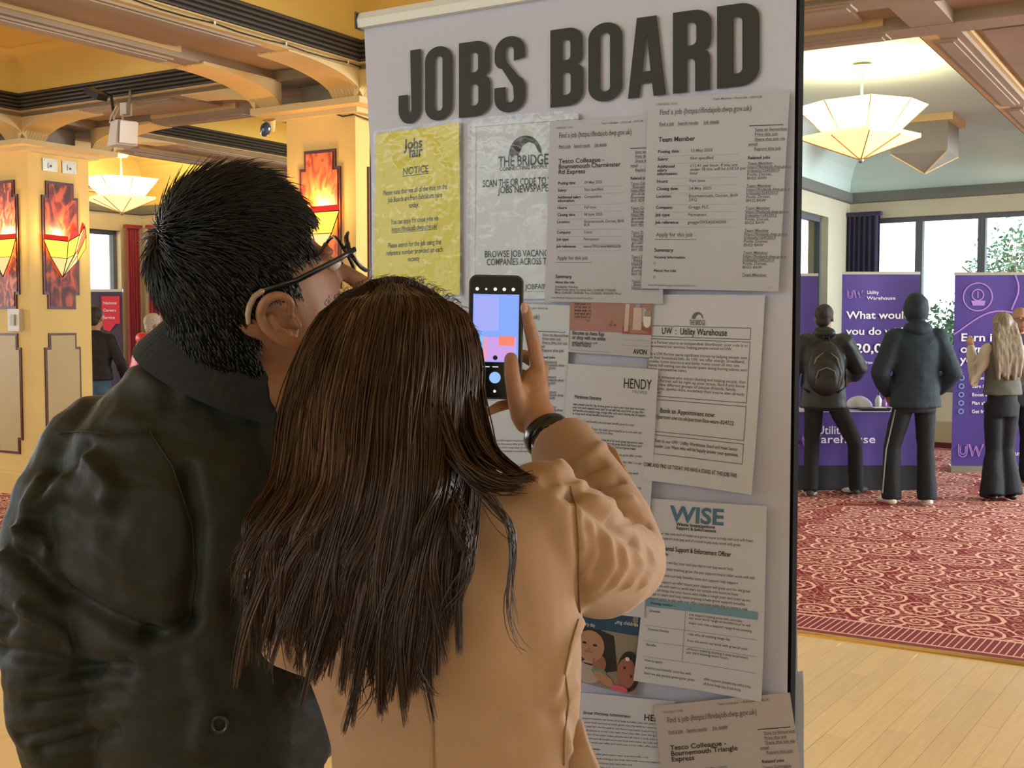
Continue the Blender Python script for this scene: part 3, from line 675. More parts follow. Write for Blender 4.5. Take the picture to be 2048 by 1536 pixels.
# --- find-a-job printouts
def findjob(p, title, rows, y0=.0, related=None, body=True):
    p.text(.06, .042, .022, '13/05/2025, 17:02', 'ink_g'); p.text(.48, .030, .022, title[0] + ' - Find a job - GOV.UK', 'ink_g', bold=.01)
    p.text(.09, .092, .058, 'Find a job (https://findajob.dwp.gov.uk)', 'ink_g', bold=.012, fit=.66)
    for x, s, f in ((.09, 'Find a job', .11), (.23, 'Search results', .15), (.42, 'Job details', .11)): p.text(x, .148, .034, s, 'ink_g', bold=.02, fit=f, ul=True)
    y = .232
    for t in title: p.text(.09, y, .050, t, bold=.022, fit=min(.58, .0245 * len(t))); y += .0295
    y += .028
    for k, v in rows:
        kk = k.split('|'); vv = v.split('|')
        for i, s in enumerate(kk): p.text(.09, y + i * .019, .031, s, bold=.03)
        for i, s in enumerate(vv): p.text(.33, y + i * .019, .031, s, 'ink_g', bold=.012)
        y += .019 * (max(len(kk), len(vv)) - 1) + .017; p.rect(.09, y, .68, y + .0012, 'ink_l'); y += .022
    y += .028; p.text(.10, y, .044, 'Apply for this job', 'ink_g', bold=.01, fit=.27); p.rect(.09, y + .014, .40, y + .0165, 'ink_g')
    p.rect(.74, .166, 1.02 if False else .97, .170, 'ink')
    yy = .195
    for s in ('Save to favourites', 'Print this job', 'Share this job via', 'email', 'Report this job'):
        p.text(.78 if s != 'email' else .74, yy, .030, s, 'ink_g', bold=.015, ul=True); yy += .024
    p.text(.74, yy + .02, .031, 'Related jobs', bold=.03); yy += .048
    for i in range(6):
        for j, s in enumerate(related):
            if yy > .93: break
            p.text(.74, yy, .029, s, 'ink_g', bold=.012, ul=(j < 3)); yy += .0185
        yy += .020
    return y
rowsA = [('Posting date:', '09 May 2025'), ('Salary:', 'Not specified'), ('Additional salary|information:', 'Competitive'), ('Hours:', 'Full time'), ('Closing date:', '08 June 2025'), ('Location:', 'Bournemouth, Dorset, BH8|8UE'), ('Company:', 'Tesco'), ('Job type:', 'Permanent'), ('Job reference:', 'tesco/TP/21636/800/2220')]
o, p = sheet('job_printout', 'grey find a job printout titled Tesco Colleague Bournemouth Charminster Rd Express', [(1101, 244), (1322, 231), (1329, 608), (1092, 603)], .0075, paper_grey, seed=3, curl=.003)
findjob(p, ('Tesco Colleague -', 'Bournemouth Charminster', 'Rd Express'), rowsA, related=('Tesco Colleague', '- Bournemouth', 'https://findajob.dwp', '.gov.uk/details/16', 'Bournemouth', 'BH7 7DY'))
p.text(.09, .868, .038, 'Summary', bold=.03); p.text(.09, .897, .028, 'About the role', bold=.03); p.text(.09, .922, .025, 'Availability Window', 'ink_g', bold=.02)
p.text(.09, .938, .027, 'Days From time To time Sun 12:00:00 19:00:00', 'ink_g', bold=.012); p.text(.09, .955, .027, 'Mon 12:00:00 18:00:00 Tue 12:00:00 18:00:00 Wed', 'ink_g', bold=.012); p.text(.06, .982, .02, 'https://findajob.dwp.gov.uk/details/16632220', 'ink_g'); p.done(o)
rowsB = [('Posting date:', '13 May 2025'), ('Salary:', 'Not specified'), ('Additional|salary|information:', '£12.41 per hour. If you are|under 18 this will be £10.53 per|hour'), ('Hours:', 'Part time'), ('Closing date:', '24 May 2025'), ('Location:', 'Bournemouth, Dorset, BH9|2AQ'), ('Company:', 'Greggs PLC'), ('Job type:', 'Permanent'), ('Job reference:', 'greggs/TP/5420/43709')]
o, p = sheet('job_printout', 'grey find a job printout titled Team Member, highest of the papers at the right', [(1297, 196), (1580, 181), (1559, 583), (1285, 577)], .0115, paper_grey, seed=4, curl=.004)
findjob(p, ('Team Member',), rowsB, related=('Team Member', 'https://findajob.dwp.gov.u', 'k/details/16452013', 'Poole, Dorset,', 'BH22 8AW'))
p.text(.09, .805, .038, 'Summary', bold=.03); p.text(.09, .840, .028, 'Vacancy Information', bold=.03); p.text(.09, .873, .028, '0', 'ink_g'); p.text(.09, .910, .028, 'About the role', bold=.03); p.text(.09, .945, .028, '0', 'ink_g'); p.text(.05, .985, .02, 'https://findajob.dwp.gov.uk/details/16521102', 'ink_g'); p.text(.93, .985, .018, '1/2', 'ink_g'); p.done(o)
o, p = sheet('job_printout', 'pale find a job printout half hidden behind the phone and the raised hand', [(912, 602), (1142, 611), (1130, 928), (900, 925)], .006, paper_cool, seed=5, curl=.003)
findjob(p, ('Care Assistant',), rowsA[:6], related=('Care Assistant', 'https://findajob.dwp', 'Bournemouth', 'BH1 4QT'))
for i in range(4): scribble(p, .30, .75, .86 + i * .022, .022, 'ink_g')
p.done(o)
o, p = sheet('laminated_slip', 'small laminated white slip under the yellow notice beside the phone', [(872, 601), (934, 600), (936, 660), (876, 662)], .003, paper_cool, lam=True, seed=6); p.rect(.1, .3, .8, .32, 'ink_l'); p.done(o)
# --- cosmetics card
PM['pink'] = mat('card_pink', (.36, .19, .18), .55); PM['pinkd'] = mat('card_deep_pink', (.30, .09, .11), .55); PM['white'] = mat('print_white', (.72, .72, .72), .6); PM['cosm'] = mat('print_beige', (.55, .45, .40), .4); PM['silver'] = mat('print_grey', (.30, .28, .28), .4)
o, p = sheet('cosmetics_card', 'pink and white cosmetics card with pictured bottles above the tall white sheet', [(1142, 600), (1307, 603), (1301, 715), (1138, 704)], .0065, paper_grey, seed=7, wm=.16, hm=.11)
p2 = Page(lambda x, y: p.f(x, y) - BN * .0004, .16, .11)
p.rect(0, 0, 1, .58, 'pink'); p.rect(.66, .45, 1, .60, 'pinkd')
p2.rect(.68, .05, .73, .55, 'cosm'); p2.rect(.78, .12, .88, .52, 'cosm'); p2.rect(.80, .0, .86, .12, 'silver'); p2.rect(.915, .18, .985, .26, 'silver'); p2.poly([(.90, .27), (.99, .27), (.985, .42), (.96, .47), (.93, .47), (.905, .42)], 'white')
for i in range(7): scribble(p, .06, .60, .09 + i * .062, .05, 'ink', ragged=.3)
p.text(.04, .66, .075, 'Become an Avon Rep', bold=.02, fit=.40); p.text(.04, .745, .075, 'or shop with me online', bold=.02, fit=.42); scribble(p, .04, .40, .82, .045, 'ink_g'); p.text(.04, .88, .07, '07500750272', bold=.02, fit=.24)
p.rect(.04, .95, .50, .957, 'ink_l'); p.rect(.66, .80, .98, .806, 'ink_l'); p.rect(.66, .70, .98, .706, 'ink_l'); p.text(.96, .95, .085, 'AVON', bold=.035, align='r', fit=.16); p.done(o, {'pink': 'pink_print', 'pinkd': 'pink_print'}); p2.done(o, {'cosm': 'bottle_picture', 'silver': 'cap_picture', 'white': 'jar_picture'})
# --- UW sheet
o, p = sheet('utility_sheet', 'white sheet with boxed heading UW Utility Warehouse, lower right corner lifting', [(1300, 589), (1531, 590), (1507, 988), (1290, 958)], .005, paper_w, seed=8, curl=.006)
emblem(p, .44, .125, .10, 'ink_g'); p.text(.44, .158, .055, 'THE BRIDGE', 'ink_g', bold=.03, align='c', fit=.14, sx=.7)
p.frame(.0, .165, .90, .225, .005, 'ink_g'); p.text(.12, .209, .070, 'UW  :  Utility Warehouse', bold=.02, fit=.58)
p.frame(.0, .235, .90, .545, .005, 'ink_g')
for i, s in enumerate(('As a Partner you\'re an independent distributor, your role is to', 'recommend our services, helping people switch to UW.', '', 'As a UW Partner earns significant money by helping people save', 'on their household bills. At UW, we offer energy, broadband,', 'mobile, home insurance and boiler home cover all into one', 'handy bill cutting out the hassle spent doing boring admin, and', 'giving competitive rates.', '', 'If you\'re someone who enjoys chatting and helping people, then', 'being a Partner will be right up your street. And if you know', 'quite a few different groups of people (friends, family,', 'colleagues, sports clubs, societies) then you\'re also already', 'a winner!')):
    if s: p.text(.01, .262 + i * .0205, .031, s, 'ink_g', bold=.01, fit=min(.87, .0142 * len(s)))
p.frame(.0, .56, .90, .735, .005, 'ink_g'); p.text(.13, .630, .052, 'Book an Appointment now:', bold=.02, fit=.50); p.text(.0, .662, .043, 'https://partner.uw.co.uk/partner/lisa-ware-824322', bold=.01, fit=.80)
p.frame(.0, .75, .90, .855, .005, 'ink_g'); p.text(.0, .79, .037, 'Come Over to our UW : Utility Warehouse Stand and meet Senior', 'ink', bold=.012, fit=.85); p.text(.0, .818, .037, 'Group Leader, Lisa Ware who will be happily answer your questions.', 'ink', bold=.012, fit=.86)
p.text(.0, .925, .042, 'COME AND FIND US TODAY. WE HAVE A STAND AT THIS JOBS FAIR', bold=.02, fit=.86); p.done(o)
# --- HENDY tall sheet
o, p = sheet('tall_sheet', 'tall white sheet headed HENDY hanging behind the raised sleeve', [(1137, 727), (1318, 739), (1289, 1235), (1108, 1215)], .0095, paper_w, seed=9, bulge=.004, wm=.21, hm=.42)
p.text(.94, .082, .115, 'HENDY', bold=.004, align='r', fit=.30); p.text(.90, .10, .035, 'PEOPLE', 'ink_l', align='r', fit=.16)
p.text(.10, .135, .034, 'Warehouse Operative', bold=.03, ul=True); y = .165
for i, n in enumerate((4, 1, 2, 3, 1, 2, 1, 1, 2)):
    for j in range(n): scribble(p, .09, .90, y, .028, 'ink_g' if i % 3 else 'ink', ragged=.05 if n > 1 and j < n - 1 else .5); y += .0125
    y += .016
for i in range(14): scribble(p, .10, .90, y, .030, 'ink_g', ragged=.4); y += .029
p.done(o)
# --- WISE sheet
PM['blue1'] = mat('print_blue', (.07, .18, .32), .5); PM['blue2'] = mat('print_light_blue', (.17, .34, .50), .5)
o, p = sheet('wise_sheet', 'white sheet with blue WISE logo and a blue striped table', [(1304, 997), (1534, 1012), (1527, 1400), (1272, 1358)], .006, paper_w, seed=10, curl=.008)
p.text(.18, .112, .165, 'WISE', 'blue1', bold=.05, fit=.47); p.text(.24, .135, .036, 'Waste Investigations', bold=.03, fit=.34); p.text(.24, .155, .036, 'Support & Enforcement', bold=.03, fit=.35)
for i in range(2): scribble(p, .02, .92, .190 + i * .026, .030)
p.text(.02, .275, .052, 'Environmental Support & Enforcement Officer', bold=.025, fit=.70); p.text(.06, .30, .03, 'Key duties:', bold=.03)
y = .345
for i in range(8): scribble(p, .05, .93, y, .030, ragged=.1 if i % 2 else .3); y += .0235 + (.012 if i < 3 else 0)
p.rect(.04, .545, .95, .587, 'blue2'); p.text(.07, .572, .026, 'Working conditions', bold=.02); p.text(.40, .572, .026, 'Details', bold=.02)
for yy in (.69, .775, .86): p.rect(.04, yy, .95, yy + .0015, 'ink_g')
p.rect(.37, .587, .373, .86, 'ink_g'); 
for yy, n in ((.61, 2), (.655, 1), (.715, 1), (.75, 1), (.795, 2)):
    for j in range(n): scribble(p, .40, .92, yy + j * .018, .028, ragged=.4)
for yy, s in ((.615, 'Schedule'), (.715, 'Contract Details'), (.80, 'Benefits'), (.885, 'How to apply:')): p.text(.07, yy, .026, s, 'ink_g', bold=.02)
for a in ((.08, .45, .925), (.55, .92, .94), (.08, .50, .955), (.55, .85, .965)): scribble(p, a[0], a[1], a[2], .028, ragged=.1)
p.done(o, {'blue1': 'blue_logo', 'blue2': 'blue_stripe'})
# --- charity poster with a photograph of a girl and a doll
PM['navy'] = mat('print_navy', (.012, .06, .14), .5); PM['skinp'] = mat('print_skin', (.42, .22, .15), .6); PM['hairp'] = mat('print_dark_hair', (.015, .012, .012), .6); PM['clothp'] = mat('print_grey_pink', (.42, .33, .34), .6); PM['doll'] = mat('print_doll_skin', (.32, .12, .09), .6); PM['green'] = mat('print_green', (.15, .26, .15), .6); PM['pinkb'] = mat('print_bright_pink', (.65, .10, .22), .6); PM['roomp'] = mat('print_warm_grey', (.25, .21, .18), .6)
o, p = sheet('charity_poster', 'navy topped poster picturing a smiling girl hugging a doll, below the raised elbow', [(1140, 1170), (1296, 1185), (1274, 1392), (1140, 1358)], .0045, PM['roomp'], seed=11, wm=.15, hm=.21)
L_ = [Page((lambda k: (lambda x, y: p.f(x, y) - BN * (.0004 * k)))(k), .15, .21) for k in range(5)]
def disc(pg, cx, cy, rx, ry, m_, n=22, a=0): pg.poly([(cx + rx * math.cos(t) * math.cos(a) - ry * math.sin(t) * math.sin(a), cy + rx * math.cos(t) * math.sin(a) + ry * math.sin(t) * math.cos(a)) for t in [2 * math.pi * i / n for i in range(n)]], m_)
L_[0].rect(0, 0, 1, .42, 'navy'); L_[1].text(.55, .33, .075, 'helping children', 'white', bold=.01, fit=.38); L_[1].text(.16, .40, .075, 'every day', 'white', fit=.2)
L_[0].poly([(.45, .43), (.62, .46), (.70, .80), (.45, .86)], 'hairp'); disc(L_[0], .30, .60, .30, .20, 'hairp'); disc(L_[1], .30, .60, .20, .16, 'skinp'); disc(L_[0], .25, .86, .24, .13, 'clothp'); disc(L_[2], .22, .575, .030, .013, 'hairp'); disc(L_[2], .37, .585, .030, .013, 'hairp'); disc(L_[2], .28, .66, .07, .010, 'doll'); disc(L_[2], .29, .63, .02, .012, 'doll')
disc(L_[1], .44, .76, .10, .09, 'doll'); disc(L_[2], .44, .84, .11, .035, 'green'); disc(L_[3], .52, .90, .15, .05, 'skinp', a=.3)
disc(L_[1], .86, .78, .16, .20, 'hairp'); disc(L_[2], .83, .80, .13, .15, 'doll'); disc(L_[3], .80, .75, .018, .013, 'hairp'); disc(L_[3], .90, .82, .018, .013, 'hairp'); disc(L_[3], .83, .66, .03, .02, 'white'); disc(L_[4], .75, .965, .12, .03, 'pinkb')
for q in L_: q.done(o, {'navy': 'navy_header', 'hairp': 'hair_picture', 'skinp': 'skin_picture', 'doll': 'doll_picture', 'white': 'white_lettering', 'clothp': 'clothing_picture', 'green': 'sleeve_picture', 'pinkb': 'sleeve_picture'})
# --- lower HENDY sheet and Triangle printout
o, p = sheet('warranty_sheet', 'white sheet headed Group Warranty Administrator at the bottom of the banner', [(1158, 1384), (1352, 1402), (1345, 1640), (1120, 1625)], .0045, paper_w, seed=12)
p.text(.98, .18, .11, 'HENDY', bold=.012, align='r', fit=.28); p.text(.08, .165, .038, 'Group Warranty Administrator', bold=.025, ul=True)
y = .21
for i in range(7): scribble(p, .08, .96, y, .031, ragged=.05); y += .032
p.text(.08, y + .02, .032, 'The Opportunity:', bold=.02); y += .06
for i in range(12): scribble(p, .12 if i > 1 else .08, .93, y, .031, ragged=.4); y += .036
p.done(o)
rowsC = [('Posting date:', '12 May 2025'), ('Salary:', 'Not specified'), ('Hours:', 'Part time')]
o, p = sheet('job_printout', 'tilted warm grey printout titled Tesco Colleague Bournemouth Triangle Express', [(1309, 1411), (1581, 1384), (1640, 1790), (1352, 1800)], .012, paper_warm, seed=13, curl=.01)
findjob(p, ('Tesco Colleague -', 'Bournemouth Triangle', 'Express'), rowsC, related=('Tesco Colleague', 'https://findajob.dwp')); p.done(o)
# sheets showing behind the board's right edge
def back_sheet(label, q, d):
    A, B_, C_, D = [on_plane(x, y, BP + BN * d, BN) for x, y in q]; m = MB(); n = 8
    m.rings([[A.lerp(B_, t) .lerp(D.lerp(C_, t), j / n) + BN * (.002 * math.sin(j)) for t in (0, .5, 1)] for j in range(n + 1)], cap=False, closed=False)
    tag(m.build('back_sheet', paper_w, None, loc=(A + C_) / 2), label, 'notice', 'sheets fixed to the back of the board')
back_sheet('narrow white sheet edge sticking out behind the black board edge, upper of two', [(1500, 976), (1594, 980), (1594, 1345), (1500, 1345)], .05)
back_sheet('white sheet edge sticking out behind the black board edge, lower of two', [(1520, 1345), (1606, 1342), (1610, 1640), (1520, 1640)], .055)
# ================================================================ CHANDELIERS
lampglass = mat('lantern_glass', (.92, .80, .52), .4, emit=(1.0, .80, .45), estr=2.4)
lampglass2 = mat('lantern_glass_lower', (.92, .78, .50), .4, emit=(1.0, .72, .32), estr=1.15)
def chandelier(loc, s, rz, label, power, lit=True):
    t = empty('chandelier', loc, label, 'ceiling light', 'art deco glass ceiling lights')
    Rz = Matrix.Rotation(rz, 3, 'Z'); L = Vector(loc)
    def P(r, a, z): return L + Rz @ Vector((r * s * math.cos(a), r * s * math.sin(a), z * s))
    n = 4
    # upper bowl of eight tall flaring panes on a square plan, lower flat star
    for k in range(8):
        a0, a1 = math.pi / 4 * k, math.pi / 4 * (k + 1)
        r0 = .56 if k % 2 == 0 else .50; r1 = .50 if k % 2 == 0 else .56
        MB().add([P(r0, a0, -.34), P(r1, a1, -.34), P(.26, a1, -.62), P(.26, a0, -.62)], [(0, 1, 2, 3)]).build('upper_glass_pane', lampglass, t)
        ro = .50 if k % 2 == 0 else .40; r1 = .40 if k % 2 == 0 else .50
        MB().add([P(ro, a0, -.585), P(r1, a1, -.585), P(r1, a1, -.62), P(.02, a1, -.79), P(.02, a0, -.79), P(ro, a0, -.62)], [(0, 1, 2, 5), (5, 2, 3, 4)]).build('lower_glass_pane', lampglass2, t)
    fr = MB()
    for k in range(8):
        a = math.pi / 4 * k; r0 = .56 if k % 2 == 0 else .50; ro = .50 if k % 2 == 0 else .40
        fr.tube([P(r0, a, -.34), P(.26, a, -.62)], .005 * s, 5); fr.tube([P(ro, a, -.622), P(.02, a, -.795)], .006 * s, 5)
    fr.build('frame', brass, t)
    MB().tube([P(0, 0, 0), P(0, 0, -.80)], .012 * s, 8).build('stem', steel, t)
    MB().ell(P(0, 0, -.80), (.028 * s, .028 * s, .03 * s), 10, 6).build('finial', steel, t)
    MB().tube([P(0, 0, 0), P(0, 0, -.03)], [.10 * s, .08 * s], 14).build('ceiling_rose', cream, t)
    for k in range(4):
        a = math.pi / 2 * k + .4; lp = point('chandelier_bulb', P(.22, a, -.26), power / 4, (1.0, .86, .62), .05); lp.parent = t; lp.location = lp.location - L
    return t
chandelier(Vector((3.03, 10.3, ZCEIL - .03)), 1.0, -TH + .39, 'large glowing tiered glass ceiling lantern above the far stands', 60)
chandelier(Vector((-4.98, 15.1, ZCEIL - .12)), .92, -TH + .39, 'glowing tiered glass ceiling lantern between the pale column and the dark hair', 75)
# unlit boxed lantern
c = on_plane(1850, 262, (0, 0, 3.69), Z); c = Vector((c.x, c.y, 0)); t = empty('unlit_lantern', Vector((c.x, c.y, ZCEIL)), 'unlit grey square lantern box on the ceiling behind the glowing lantern', 'ceiling light')
lg = mat('unlit_lantern_grey', (.30, .29, .26), .6); zc = 3.44
MB().box(c + Z * (ZCEIL - .04), (.72, .72, .08), U, V, Z).build('top_plate', buff_pale, t)
MB().box(c + Z * (zc + .16), (.60, .60, .36), U, V, Z).build('box_body', lg, t)
q = [c + U * a * .30 + V * b * .30 + Z * (zc - .02) for a, b in ((-1, -1), (1, -1), (1, 1), (-1, 1))]; tip = c + Z * (zc - .22)
for i in range(4): MB().add([q[i], q[(i + 1) % 4], tip], [(0, 1, 2)]).build('lower_pane', lg, t)
m = MB()
for i in range(4): m.tube([q[i], tip], .010, 6)
m.build('frame', buff_pale, t)
# ================================================================ PROJECTOR, SPEAKER, WIRES, SWITCHES ON THE BEAMS
b0 = at(238, 205, 9.7)
t = empty('loudspeaker', b0, 'small white box loudspeaker on a bracket under the ceiling beam', 'speaker')
xx = U; yy = V
body = MB(); fc = at(246, 268, 9.45); ax = (U * .95 - V * .3).normalized(); az = (Z * .97 + ax * .16).normalized(); ay = az.cross(ax).normalized()
body.box(fc, (.17, .18, .195), ax, ay, az, taper=.85).build('speaker_body', white_plastic, t)
gr = at(272, 262, 9.45); MB().box(fc + ax * .095, (.035, .145, .17), ax, ay, az).build('speaker_grille', steel, t)
MB().tube([fc + Z * .08, fc + Z * .15, fc + Z * .16 + V * .06, fc + Z * .44 + V * .09], .012, 8).build('bracket', steel, t)
MB().box(at(252, 219, 9.55), (.07, .06, .10), U, V, Z).build('junction_box', white_plastic, t)
w_ = MB(); w_.tube([at(233, 212, 9.5), at(222, 232, 9.45), at(219, 245, 9.45), at(232, 254, 9.45)], .005, 6); w_.tube([at(238, 215, 9.5), at(228, 236, 9.45), at(238, 250, 9.45)], .004, 6); w_.build('cable', white_plastic, t)
t = empty('floodlight', at(215, 200, 9.6), 'small black stage floodlight clamped above the white loudspeaker', 'lamp')
fa = at(192, 188, 9.35); fz = (Z * .9 + U * .45).normalized(); fx = (U * .9 - Z * .45 + V * .1).normalized(); fy = fz.cross(fx).normalized()
MB().box(fa, (.15, .11, .05), fx, fy, fz).build('lamp_housing', black_plastic, t)
MB().box(fa - fz * .024 - fx * .012 - fy * .0, (.07, .06, .006), fx, fy, fz).build('lamp_lens', steel, t)
MB().tube([at(206, 186, 9.5), at(222, 192, 9.55), at(227, 222, 9.6)], .013, 8).build('arm', black_plastic, t)
MB().tube([at(227, 218, 9.6), at(229, 240, 9.6)], .010, 8).build('clamp', steel, t)
t = empty('ceiling_camera', at(540, 240, 8.2), 'dark blue domed security camera under the column capital', 'camera')
dm = mat('dome_blue', (.03, .06, .12), .12, spec=.8)
MB().ell(at(531, 259, 8.0), (.036, .036, .05), 16, 10, Matrix.Rotation(.25, 3, 'Y')).build('dome', dm, t)
MB().tube([at(538, 240, 8.05), at(541, 262, 8.08)], [.045, .03], 14).build('mount', cream, t)
t = empty('beam_cable', at(560, 90, 8), 'thin dark cable clipped along the yellow beam below the black cornice', 'cable')
m = MB(); fu = .215
pts = []
for k in range(29):
    v_ = -6.0 + k * .21; sag = .012 * abs(math.sin(k * 1.05)); pts.append(R(fu - .012, v_ + .0, ZC0 - .022 - sag))
m.tube(pts, .0045, 5).build('cable', black_plastic, t)
m = MB()
for k in range(0, 29, 3): m.box(pts[k] + Z * .004, (.012, .014, .022), U, V, Z)
tag(m.build('cable_clips', white_plastic, t), kind='stuff')
t = empty('column_wire', R(-.05, -.02, 3.08), 'loose thin wire clipped across the top of the orange lit column', 'cable')
MB().tube([R(-.33, -.03, 3.135), R(-.2, -.03, 3.12), R(-.1, -.02, 3.085), R(0, -.02, 3.09), R(.03, .1, 3.07), R(.03, .5, 3.05)], .006, 6).build('wire', black_plastic, t)
for k in range(2):
    c = R(-3.72, .33 - .10 + .21 * k, 3.005)
    t = empty('metal_socket', c, ('left' if k == 0 else 'right') + ' of two square metal sockets at the top of the pale column', 'socket', 'metal sockets near the column top')
    MB().box(c + U * .005, (.012, .155, .115), U, V, Z).build('face_plate', steel, t); MB().box(c + U * .014 - Z * .005, (.012, .045, .05), U, V, Z).build('socket_insert', white_plastic, t)
    MB().box(c + U * .021 - Z * .012, (.006, .018, .018), U, V, Z).build('switch', black_plastic, t)
    for a, b_ in ((-.055, .04), (.055, .04), (-.055, -.04), (.055, -.04)): MB().tube([c + U * .010 + V * a + Z * b_, c + U * .014 + V * a + Z * b_], .006, 6).build('screw', brass, t)
c = R(-3.91, -.0, 1.60); t = empty('wall_switch', c, 'white square switch box between the two panels of the pale column', 'switch')
MB().box(c - V * .02, (.16, .04, .20), U, V, Z).build('switch_box', white_plastic, t); MB().box(c - V * .045, (.06, .02, .10), U, V, Z).build('rocker', mat('rocker_beige', (.45, .42, .35), .4), t)
# ================================================================ CURTAINS
def curtain(p, d, inward, w, z0, z1, mt, label, folds=9, group='long window curtains', seed=0):
    rn = random.Random(seed); t = empty('curtain', p + d * w / 2 + Z * z0, label, 'curtain', group); m = MB(); nu, nz = folds * 6, 14; rs = []
    for j in range(nz + 1):
        q = j / nz; row = []
        for i in range(nu + 1):
            s = i / nu; a = .045 * math.sin(s * folds * 2 * math.pi + .5 * math.sin(s * 9 + seed)) * (.6 + .4 * (1 - q)); row.append(p + d * (w * s) + inward * (.12 + a) + Z * (z0 + (z1 - z0) * q))
        rs.append(row)
    m.rings(rs, cap=False, closed=False).build('curtain_cloth', mt, t, smooth=True)
    MB().box(p + d * w / 2 + inward * .12 + Z * (z1 + .02), (w + .04, .08, .05), d, inward, Z).build('curtain_heading', mt, t)
blue_c = mat('dark_blue_curtain', (.035, .03, .08), .8, sheen=.2, var=.2, vscale=8); red_cur = mat('burgundy_curtain', (.26, .02, .05), .75, sheen=.3)
curtain(W0 + WD * wt(1668 + 2), WD, WI, wt(1762) - wt(1670), .25, 2.93, blue_c, 'dark blue curtain at the left end of the long window', 9, seed=2)
cp = E1 - V * .36; curtain(cp + V * .0, V, U, .24, .4, 2.90, red_cur, 'burgundy curtain in the corner above the white haired visitor', 5, seed=3)
curtain(E1 + U * .30, U, -V, .20, .4, 2.90, red_cur, 'burgundy curtain on the far wall, bright edge beside the dark hair', 3, seed=4)
# ================================================================ ROLL-UP BANNERS, TABLE
purple = mat('stand_purple', (.075, .045, .26), .45, spec=.35); purple_d = mat('stand_purple_dark', (.035, .02, .13), .7)
PM['wht'] = mat('stand_white_print', (.85, .85, .92), .5); PM['lil'] = mat('stand_lilac_print', (.42, .22, .62), .5); PM['teal'] = mat('stand_pale_teal_print', (.25, .45, .62), .5)
def rollup(label, px0, px1, y, top, ang, w=None, group='purple roll-up banners'):
    a = at(px0, 640, y); dd = Vector((math.cos(ang), -math.sin(ang), 0)); r = (px1 - CX) / FPX; tl = (y * r - a.x) / (dd.x - r * dd.y) if w is None else w
    a = Vector((a.x, y, 0)); out = Vector((dd.y, -dd.x, 0)); 
    if out.y > 0: out = -out
    t = empty('rollup_banner', a + dd * tl / 2, label, 'banner', group)
    m = MB(); n = 8; rs = [[a + dd * (tl * i / n) + out * (.006 * math.sin(i + j * .3)) + Z * (.07 + (top - .07) * (1 - j / 12)) for i in range(n + 1)] for j in range(13)]
    m.rings(rs, cap=False, closed=False).build('printed_sheet', purple, t, smooth=True)
    MB().box(a + dd * tl / 2 + Z * (top + .01), (tl + .01, .025, .03), dd, out, Z).build('top_rail', steel, t)
    pr_ = [(-.07, .0), (.09, .0), (.09, .03), (.05, .075), (-.04, .08), (-.07, .05)]
    MB().rings([[a + dd * (-.02) + out * p_ + Z * z for p_, z in pr_], [a + dd * (tl + .02) + out * p_ + Z * z for p_, z in pr_]]).build('base_cassette', steel, t)
    MB().tube([a + dd * tl / 2 - out * .02 + Z * .03, a + dd * tl / 2 - out * .02 + Z * top], .01, 6).build('pole', steel, t)
    return t, Page(lambda x, yy_: a + dd * (tl * x) + out * .012 + Z * (top - (top - .07) * yy_), tl, top - .07)
def uw_logo(p, x, y, s, m_='lil'):
    """outlined U and W"""
    k = p.wm / p.hm
    def line(pts, wd):
        for i in range(len(pts) - 1):
            (x0, y0), (x1, y1) = pts[i], pts[i + 1]; dx, dy = x1 - x0, (y1 - y0) / k; L = math.hypot(dx, dy) or 1; nx, ny = -dy / L * wd, dx / L * wd * k
            p.poly([(x0 + nx, y0 + ny), (x1 + nx, y1 + ny), (x1 - nx, y1 - ny), (x0 - nx, y0 - ny)], m_)
    for off, sc in ((0, 1.0), (.0, .62)):
        def T(a, b): return (x + s * a, y + s * b * k)
        U_ = [(.08, 0), (.08, .55)] + [(.36 - .28 * math.cos(q), .55 + .33 * math.sin(q)) for q in [math.pi * i / 8 for i in range(9)]] + [(.64, .0)]
        Wp = [(.74, 0), (.98, .85), (1.18, .15), (1.40, .85), (1.66, 0)]
        cx_, cy_ = (.36, .4)
        line([T(cx_ + (a - cx_) * sc, cy_ + (b - cy_) * (sc if sc < 1 else 1)) for a, b in U_], s * .028)
        line([T(a + (.05 if sc < 1 else 0), b * (.75 if sc < 1 else 1) ) for a, b in Wp], s * .028)
    return line
def curve_line(p, pts, wd, m_):
    k = p.wm / p.hm
    for i in range(len(pts) - 1):
        (x0, y0), (x1, y1) = pts[i], pts[i + 1]; dx, dy = x1 - x0, (y1 - y0) / k; L = math.hypot(dx, dy) or 1; nx, ny = -dy / L * wd, dx / L * wd * k
        p.poly([(x0 + nx, y0 + ny), (x1 + nx, y1 + ny), (x1 - nx, y1 - ny), (x0 - nx, y0 - ny)], m_)
nm = {'wht': 'white_lettering', 'lil': 'lilac_artwork', 'teal': 'pale_artwork'}
t, p = rollup('purple roll-up banner asking What would you do with, behind the table', 1683, 1836, 12.6, 2.09, 0.0)
uw_logo(p, .06, .085, .12); p.text(.32, .105, .062, 'Utility', 'wht', bold=.015); p.text(.32, .135, .062, 'Warehouse', 'wht', bold=.015, fit=.37)
p.text(.06, .235, .135, 'What would', 'wht', bold=.03, fit=.82); p.text(.06, .320, .135, 'you do with', 'wht', bold=.03, fit=.78); p.text(.06, .415, .165, '£20,000?', 'wht', bold=.035, fit=.74); p.text(.07, .475, .055, 'UW Prize Draw', 'wht', bold=.02, fit=.34)
curve_line(p, [(.02 + .2 * math.sin(i * .25) * (1 - i / 40), .95 - .022 * i * .9) for i in range(19)], .008, 'lil')
curve_line(p, [(.2 + .045 * i, .88 - .012 * i + .03 * math.sin(i * .6)) for i in range(14)], .008, 'lil'); p.done(t, nm)
